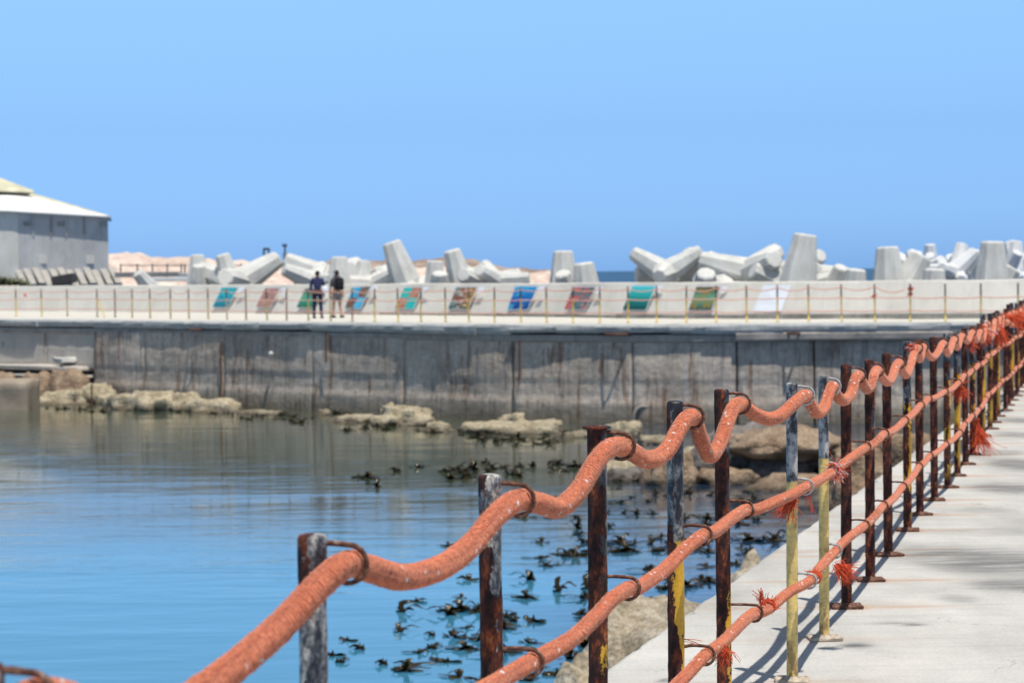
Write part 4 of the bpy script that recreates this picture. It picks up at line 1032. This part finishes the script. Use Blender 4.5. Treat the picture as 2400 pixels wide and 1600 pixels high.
while cnt < 135:
    px = rk.uniform(1020, 1900); py = rk.uniform(1195, 1600)
    if py > edgeline(px) - 6 or rk.random() > ((px - 950) / 700): continue
    if noise.noise(Vector((px * .008, py * .03, 3))) < -.12: continue
    kelp(px, py, rk.uniform(.65, 1.25), GN); cnt += 1
for _ in range(36):
    px = min(max(rk.gauss(1180, 150), 840), 1400); kelp(px, 1122 - (px - 840) * .055 + rk.gauss(0, 9), rk.uniform(.8, 1.35), 'kelp raft left of the pale boulder')
for lo_, hi_, y_, nn_, g_ in ((560, 800, 975, 14, 'kelp at the foot of the wall below the walkers'), (780, 1060, 1000, 14, 'kelp under the craggy rock heap'), (1060, 1345, 1028, 26, 'kelp under the flat pale rocks')):
    for _ in range(nn_): kelp(rk.uniform(lo_, hi_), y_ + rk.gauss(0, 7), rk.uniform(.8, 1.4), g_)
for _ in range(20):
    px = rk.uniform(60, 560); kelp(px, 955 + (px - 60) * .03 + rk.gauss(0, 3), rk.uniform(.6, 1.1), 'kelp along the long pale ridge')
for _ in range(22):
    px = rk.uniform(1340, 1950); kelp(px, 1150 + rk.gauss(0, 12) + (px - 1340) * .03, rk.uniform(.6, 1.1), 'kelp along the brown boulders')
cols = [(728, 'right of the nearest post'), (1146, 'between second and third posts'), (1395, 'between third and fourth posts'), (1579, 'between fourth and fifth posts'), (1693, 'right of the fifth post')]
rows = [(1195, 'well above the others'), (1290, 'in the upper band'), (1360, 'at middle height'), (1430, 'in the lower band'), (1510, 'close to the bottom')]
for g_, L in KG.items():
    if g_ == GN:
        cell = {}
        for px, py, o in L:
            a = [t for x, t in cols if px >= x][-1]; b = [t for y, t in rows if py >= y or y == 1195][-1]; cell.setdefault((a, b), []).append((px, o))
        for (a, b), q in cell.items():
            q.sort(key=lambda t: t[0])
            for i, (_, o) in enumerate(q): tag(o, '%s kelp clump from left, %s, %s' % (ORD[i], a, b), 'kelp', g_)
    else:
        for i, (_, _, o) in enumerate(sorted(L, key=lambda t: t[0])): tag(o, '%s clump from left of the %s' % (ORD[i], g_), 'kelp', g_)

# ---------------------------------------------------------------- background land, shed, small structures
def hill(name, tab, Y, depth, mat, seed, zb=-3.2):
    V = []; Fc = []; x0, x1 = tab[0][0], tab[-1][0]; n = 160; m_ = 16
    for i in range(n + 1):
        px = x0 + (x1 - x0) * i / n; top = at_y(px, interp(tab, px), Y + depth * .5).z
        for j in range(m_ + 1):
            g = j / m_; prof = math.sin(math.pi * g) ** .7
            y = Y + depth * g; z = zb + (top - zb) * prof
            z += fbm((px * .02 + seed, g * 6, 0), 5) * (top - zb) * .10 * (prof > .02)
            V.append(((px - 1200) / F * (Y + depth * .5), y, z))
    for i in range(n):
        for j in range(m_): a = i * (m_ + 1) + j; Fc.append((a, a + m_ + 1, a + m_ + 2, a + 1))
    tag(mesh(name, V, Fc, mat, None, True), kind='structure')
hill('hills', [(-900, 560), (0, 590), (257, 596), (320, 595), (345, 603), (395, 606), (440, 603), (500, 610), (582, 616), (650, 622), (700, 640), (780, 660)], 300, 90, M_hill, 1)
hill('headland', [(690, 640), (713, 621), (770, 611), (818, 609), (900, 612), (967, 611), (1010, 608), (1036, 604), (1070, 606), (1104, 611), (1154, 621), (1208, 629), (1248, 632), (1290, 633), (1330, 662)], 250, 60, M_hill2, 4)
hill('headland_shore', [(520, 650), (600, 630), (700, 632), (1000, 626), (1120, 628), (1200, 642), (1290, 641), (1340, 664)], 225, 20, M_hill, 8)
hill('shore_flat', [(-900, 640), (200, 640), (420, 645), (560, 652), (700, 660)], 200, 30, M_hill, 9)

YS = 165.0
def sp(px, py, dy=0): return at_y(px, py, YS + dy)
shed = empty('shed', sp(255, 640) * 1, 'grey concrete shed with a pale lichen stained hipped roof at the left edge', 'building')
inv = -shed.location
M_shedw = conc('shed_wall', (.40, .395, .385), (.58, .57, .55), .5, .3, .03, .3)
M_roof = simple('roof_sheet', (.74, .73, .70), .7, .12, .6)
M_lich = simple('lichen_roof', (.58, .54, .38), .85, .25, .8)
M_dark = simple('shed_recess', (.05, .05, .05), .9)
def quad(name, pts, mat, th=.12, parent=shed):
    n = (pts[1] - pts[0]).cross(pts[2] - pts[0]).normalized()
    V = [p + inv for p in pts] + [p + inv - n * th for p in pts]; k = len(pts)
    Fc = [tuple(range(k)), tuple(range(k, 2 * k))[::-1]] + [(i, i + k, (i + 1) % k + k, (i + 1) % k) for i in range(k)]
    o = mesh(name, V, Fc, mat, parent)
    bm = bmesh.new(); bm.from_mesh(o.data); bmesh.ops.recalc_face_normals(bm, faces=bm.faces[:]); bm.to_mesh(o.data); bm.free(); return o
# right face (px 47..255) nearly faces us, left face recedes to the left
zb = sp(255, 652).z; ze = sp(255, 507).z
BR = sp(255, 640, 1.5); BL = sp(44, 640, 0); LL = sp(-330, 640, -4)
def atz(p, z): return Vector((p.x, p.y, z))
zl = sp(44, 497).z
quad('wall', [atz(BL, zb), atz(BR, zb), atz(BR, ze), atz(BL, zl)], M_shedw, .3)
quad('wall', [atz(LL, zb), atz(BL, zb), atz(BL, zl), atz(LL, zl + .4)], M_para, .3)  # paler concrete puts the stronger light on this face into its colour
BB = sp(255, 640, 14)
quad('wall', [atz(BR, zb), atz(BB, zb), atz(BB, ze), atz(BR, ze)], M_shedw, .3)
ev = .50
RB = Vector((BR.x + .28, BR.y - ev, ze + .02)); LBv = Vector((BL.x - .05, BL.y - ev, zl + .06)); LLv = Vector((LL.x, LL.y - ev, zl + .5))
AP = sp(72, 455, 6.5); AL = sp(-330, 430, 14)
quad('roof_slope', [LBv, RB, AP], M_roof, .1); quad('roof_slope', [LLv, LBv, AP, AL], M_roof, .1)
RBB = Vector((BB.x + .3, BB.y, ze + .02)); quad('roof_slope', [RB, RBB, AP + Vector((0, 3, 0)), AP], M_roof, .1)
# lichen band on the hip
quad('lichen_ridge', [RB + Vector((0, -.02, .03)), AP + Vector((0, -.1, .10)), AP + Vector((-.9, -.2, -.02)), RB.lerp(AP, .35) + Vector((-.6, -.25, -.10))], M_lich, .03)
# roof monitor
quad('vent_band', [sp(-330, 446, 6), sp(70, 457, 6), sp(70, 447, 6), sp(-330, 430, 6)], M_dark, .3)
quad('monitor_roof', [sp(-330, 431, 4.6), sp(80, 450, 5.2), sp(78, 446, 5.4), sp(0, 417, 8), sp(-330, 330, 9)], M_lich, .12)
for q, px in enumerate((78, 118, 152, 192, 226)):      # pilasters under the eaves
    z1 = sp(px, 505).z; bm = bmesh.new(); w_ = sp(px, 600); box(bm, Vector((w_.x, BL.y + (BR.y - BL.y) * (px - 44) / 211 - .03, z1 - .75)) + inv, (.10, .08, 1.4)); bmobj('pilaster', bm, M_kerb2 if q % 2 else M_shedw, shed)
for px in (62, 138, 236):
    bm = bmesh.new(); w_ = sp(px, 524); box(bm, Vector((w_.x, BL.y + (BR.y - BL.y) * (px - 44) / 211 - .02, w_.z)) + inv, (.5, .08, .3)); bmobj('vent', bm, M_kerb2, shed)
for px in (98, 205):
    bm = bmesh.new(); w_ = sp(px, 608); box(bm, Vector((w_.x, BL.y + (BR.y - BL.y) * (px - 44) / 211 - .02, w_.z)) + inv, (.6, .06, .6)); bmobj('patch_panel', bm, M_para, shed)
# revetment slabs sloping below the shed
M_rev = conc('revetment_slab', (.34, .32, .28), (.50, .47, .42), .9, .4, .04, .6)
rev = empty('revetment', sp(150, 660, -12), 'slope of leaning concrete slabs below the grey shed', 'revetment')
for q, px in enumerate(range(40, 268, 20)):
    a = at_y(px - 6, 632, YS - 2); b = at_y(px + 9, 632, YS - 2); c = at_y(px + 27, 668, YS - 12); d = at_y(px + 12, 668, YS - 12)
    off = Vector((0, -.1 * (q % 2), .08 * (q % 3))); V = [p - rev.location + off for p in (a, b, c, d)] + [p - rev.location + off + Vector((0, 1.5, -1.2)) for p in (a, b, c, d)]
    mesh('slab', V, [(0, 1, 2, 3), (7, 6, 5, 4), (0, 4, 5, 1), (1, 5, 6, 2), (2, 6, 7, 3), (3, 7, 4, 0)], M_rev, rev)
bm = bmesh.new(); c = at_y(150, 655, YS - 30); box(bm, (0, 0, 0), (1.25, 1.4, .55), Matrix.Rotation(-.17, 3, 'Y'), .04); tag(bmobj('concrete_crate', bm, M_dark, None, False, c), 'dark tilted block lying on the slabs under the shed', 'block')
# scrub at left
gb = []; gf = []; gr = random.Random(4)
for q in range(900):
    px = gr.uniform(-60, 66); t = (px + 60) / 126; c = at_y(px, 668 - gr.random() * (30 - 26 * t), YS - 20 + gr.uniform(-1, 1)); a = gr.uniform(0, 3.14); l = gr.uniform(.15, .35)
    d = Vector((math.cos(a), math.sin(a), gr.uniform(-.4, .9))) * l; s_ = Vector((-d.y, d.x, .1)) * .4; k = len(gb); gb += [c - s_, c + s_, c + d]; gf.append((k, k + 1, k + 2))
tag(mesh('scrub', gb, gf, simple('scrub_leaf', (.075, .085, .04), .8, .4, 3)), 'dark green scrub on the bank at the left edge', 'bush')
# little things on the shore behind
M_steel = simple('dark_steel', (.07, .075, .085), .6)
def bar(name, A, B, r, parent=None, mat=None):
    V, Fc = tube_data([A, B], r, 6); return mesh(name, V, Fc, mat or M_steel, parent)
fr_ = empty('pipe_frame', at_y(624, 640, 150), 'dark goal shaped pipe frame above the second poster', 'frame'); f0 = -fr_.location
for px in (618.5, 630): bar('upright', at_y(px, 582, 150) + f0, at_y(px, 640, 150) + f0, .07, fr_)
bar('crossbar', at_y(617.5, 583, 150) + f0, at_y(631, 583, 150) + f0, .08, fr_)
pl_ = empty('lamp_pole', at_y(668, 640, 150), 'thin dark pole with a small box on top above the third poster', 'pole'); f0 = -pl_.location
bar('pole_shaft', at_y(668, 574, 150) + f0, at_y(668, 640, 150) + f0, .06, pl_); bar('pole_base', at_y(667.5, 590, 150) + f0, at_y(667.5, 640, 150) + f0, .11, pl_, M_kerb2)
bm = bmesh.new(); box(bm, at_y(667, 575, 150) + f0, (.3, .2, .18)); bmobj('lamp_head', bm, M_steel, pl_)
sf = empty('shore_railing', at_y(400, 640, 175), 'thin dark railing on the sand between the shed and the upright tetrapods', 'railing'); f0 = -sf.location
for px in (283, 322, 357, 392, 425, 433, 500, 540, 565): bar('rail_post', at_y(px, 618, 175) + f0, at_y(px, 650, 175) + f0, .06, sf)
bar('rail', at_y(283, 622, 175) + f0, at_y(565, 622, 175) + f0, .035, sf)
for (a, b, yt, yb, Y, mt, nm, lab) in ((270, 420, 638, 650, 150, M_kerb2, 'low_wall', 'low dark wall at the foot of the pink dunes'), (420, 530, 640, 656, 145, M_fascia, 'low_wall', 'low grey wall behind the first upright tetrapods'), (355, 480, 650, 660, 130, M_tetw, 'pipeline', 'pale blue white beam lying behind the parapet')):
    A = at_y(a, yt, Y); B = at_y(b, yt, Y); zb_ = at_y(a, yb, Y).z; bm = bmesh.new(); box(bm, ((A.x + B.x) / 2, Y, (A.z + zb_) / 2), (B.x - A.x, .6, A.z - zb_), None, .03); tag(bmobj(nm, bm, mt), lab, 'wall' if nm == 'low_wall' else 'beam')

# ---------------------------------------------------------------- two walkers
M_skin = simple('skin', (.42, .24, .16), .6, .08, 20); M_skin2 = simple('brown_skin', (.20, .10, .06), .6, .08, 20)
def cloth(name, c): return simple(name, c, .9, .2, 18, .15, .4, .01)
def skin(name, joints, edges, mat, parent, sub=2, root=0):
    me = bpy.data.meshes.new(name); me.from_pydata([j[:3] for j in joints], edges, []); me.update()
    o = bpy.data.objects.new(name, me); C.objects.link(o)
    md = o.modifiers.new('Skin', 'SKIN'); md.use_smooth_shade = True
    sv = me.skin_vertices[0].data
    for i, j in enumerate(joints): sv[i].radius = (j[3], j[4] if len(j) > 4 else j[3])
    sv[root].use_root = True
    s = o.modifiers.new('Sub', 'SUBSURF'); s.levels = sub; s.render_levels = sub
    me.materials.append(mat); o.parent = parent; return o
def walker(pos, label, H, dark):
    t = empty('person', pos, label, 'person'); k = H / 1.75
    st = .13 if not dark else .16
    J = [(0, 0, .98, .13, .10), (0, 0, 1.18, .125, .095), (0, 0, 1.38, .16, .10), (0, 0, 1.50, .065, .06), (0, -.01, 1.57, .055, .055), (0, -.015, 1.66, .082, .095), (0, -.01, 1.72, .07, .085),
         (-.19, 0, 1.44, .055, .055), (-.25, .02, 1.16, .045, .045), (-.24, -.06, .93, .032, .032), (-.235, -.09, .85, .030, .04),
         (.19, 0, 1.44, .055, .055), (.25, .02, 1.16, .045, .045), (.23, -.08, .94, .032, .032), (.22, -.12, .86, .030, .04),
         (-.10, 0, .92, .092, .092), (-.12, .02, .50, .062, .065), (-.13, st * .6, .09, .040, .045), (-.135, st * .6 - .11, .03, .036, .03),
         (.10, 0, .92, .092, .092), (.11, -.04, .50, .062, .065), (.12, -st, .09, .040, .045), (.125, -st - .11, .03, .036, .03)]
    J = [(a * k, b * k, c * k) + tuple(x * k for x in r) for a, b, c, *r in J]
    E = [(0, 1), (1, 2), (2, 3), (3, 4), (4, 5), (5, 6), (2, 7), (7, 8), (8, 9), (9, 10), (2, 11), (11, 12), (12, 13), (13, 14), (0, 15), (15, 16), (16, 17), (17, 18), (0, 19), (19, 20), (20, 21), (21, 22)]
    skin('body', J, E, M_skin2 if dark else M_skin, t)
    def sub_(ids, grow, nm, mat, extra=None):
        mp = {i: n for n, i in enumerate(ids)}
        jj = [tuple(J[i][:3]) + (J[i][3] + grow, J[i][4] + grow) for i in ids]
        ee = [(mp[a], mp[b]) for a, b in E if a in mp and b in mp]
        return skin(nm, jj, ee, mat, t)
    if dark:
        sub_([0, 1, 2, 3, 7, 8, 9, 11, 12, 13], .022, 'sweater', cloth('navy_knit', (.035, .04, .10)))
        sub_([0, 15, 16, 17, 19, 20, 21], .018, 'trousers', cloth('dark_denim', (.02, .03, .06)))
        hairc = (.012, .010, .010)
    else:
        sub_([0, 1, 2, 3, 7, 8, 11, 12], .025, 'jacket', cloth('charcoal_fleece', (.09, .09, .10)))
        jj = [(0, 0, .98, .16, .13), (-.10, 0, .90, .125, .12), (-.115, .01, .58, .12, .11), (.10, 0, .90, .125, .12), (.11, -.02, .58, .12, .11)]
        skin('shorts', [tuple(x * k for x in j) for j in jj], [(0, 1), (1, 2), (0, 3), (3, 4)], cloth('grey_shorts', (.20, .20, .21)), t)
        hairc = (.03, .025, .025)
        bm = bmesh.new(); box(bm, (0.02, -.20, 1.24), (.32, .20, .46), None, .06); bmesh.ops.subdivide_edges(bm, edges=bm.edges[:], cuts=1)
        bmobj('backpack', bm, cloth('black_pack', (.018, .018, .022)), t, True)
        for sx in (-.11, .11):
            V, Fc = tube_data([Vector((sx, -.14, 1.45)), Vector((sx, 0, 1.53)), Vector((sx, .13, 1.38)), Vector((sx, .10, 1.15))], .02, 6); mesh('strap', V, Fc, cloth('pack_strap', (.02, .02, .02)), t)
        bm = bmesh.new(); bmesh.ops.create_uvsphere(bm, u_segments=14, v_segments=8, radius=.105, matrix=Matrix.Translation((0, -.01, 1.665)) @ Matrix.Diagonal((.95, 1.1, .85, 1)))
        bmesh.ops.delete(bm, geom=[v for v in bm.verts if v.co.z < 1.67], context='VERTS'); box(bm, (-.02, .13, 1.675), (.15, .12, .015)); bmobj('cap', bm, cloth('dark_cap', (.03, .03, .035)), t, True)
    for sx, fy in ((-1, st * .6 - .04), (1, -st - .04)):
        bm = bmesh.new(); box(bm, (sx * .125 * k, fy, .045), (.10, .27, .085), None, .03); bmobj('shoe', bm, cloth('shoe', (.03, .03, .03)), t, True)
    bm = bmesh.new(); bmesh.ops.create_uvsphere(bm, u_segments=16, v_segments=10, radius=.1 * k, matrix=Matrix.Translation((0, -.025 * k, 1.675 * k)) @ Matrix.Diagonal((.93, 1.12, 1.05, 1)))
    bmesh.ops.delete(bm, geom=[v for v in bm.verts if v.co.z < 1.60 * k or (v.co.y > .04 * k and v.co.z < 1.70 * k)], context='VERTS'); bmobj('hair', bm, simple('hair', hairc, .8), t, True)
    # hands: palm with five curled fingers
    for s_, w in ((-1, J[10]), (1, J[14])):
        V = []; Fc = []; c = Vector(w[:3])
        tube_data([c + Vector((0, 0, .04)), c + Vector((0, .005, 0)), c + Vector((0, .01, -.05))], lambda i: (.022, .034, .03)[i], 8, V, Fc)
        for f in range(4):
            b = c + Vector((0, -.024 + f * .016, -.045)); l = (.055, .065, .062, .05)[f]
            tube_data([b, b + Vector((-s_ * .006, 0, -l * .6)), b + Vector((-s_ * .022, 0, -l))], lambda i: (.0095, .0085, .007)[i], 6, V, Fc)
        b = c + Vector((0, .03, -.005)); tube_data([b, b + Vector((-s_ * .008, .018, -.025)), b + Vector((-s_ * .012, .018, -.05))], lambda i: (.011, .010, .008)[i], 6, V, Fc)
        mesh('hand', V, Fc, M_skin2 if dark else M_skin, t, True)
    # face on the side away from the camera
    V = []; Fc = []
    tube_data([Vector((0, .085 * k, 1.665 * k)), Vector((0, .108 * k, 1.635 * k))], lambda i: (.010, .017)[i], 6, V, Fc); mesh('nose', V, Fc, M_skin2 if dark else M_skin, t, True)
    for sx in (-.084, .084):
        bm = bmesh.new(); bmesh.ops.create_uvsphere(bm, u_segments=8, v_segments=6, radius=.026, matrix=Matrix.Translation((sx * k, 0, 1.645 * k)) @ Matrix.Diagonal((.4, .7, 1, 1))); bmobj('ear', bm, M_skin2 if dark else M_skin, t, True)
    for sx in (-.032, .032):
        bm = bmesh.new(); bmesh.ops.create_uvsphere(bm, u_segments=8, v_segments=6, radius=.012, matrix=Matrix.Translation((sx * k, .078 * k, 1.665 * k))); bmobj('eye', bm, M_white, t, True)
    return t
w1 = walker(at_z(745, 745.7, 0), 'walker in a navy sweater and dark trousers seen from behind on the far pier', 1.71, True); w1.rotation_euler = (0, 0, .25)
w2 = walker(at_z(790, 744.4, 0), 'walker in grey with a black backpack, cap and shorts on the far pier', 1.69, False); w2.rotation_euler = (0, 0, .55)
bm = bmesh.new(); box(bm, (0, 0, 0), (.18, .08, .26), None, .03); tag(bmobj('white_bag', bm, M_white, None, True, at_y(761, 678, w1.location.y - .05)), 'small white bag carried between the two walkers', 'bag')
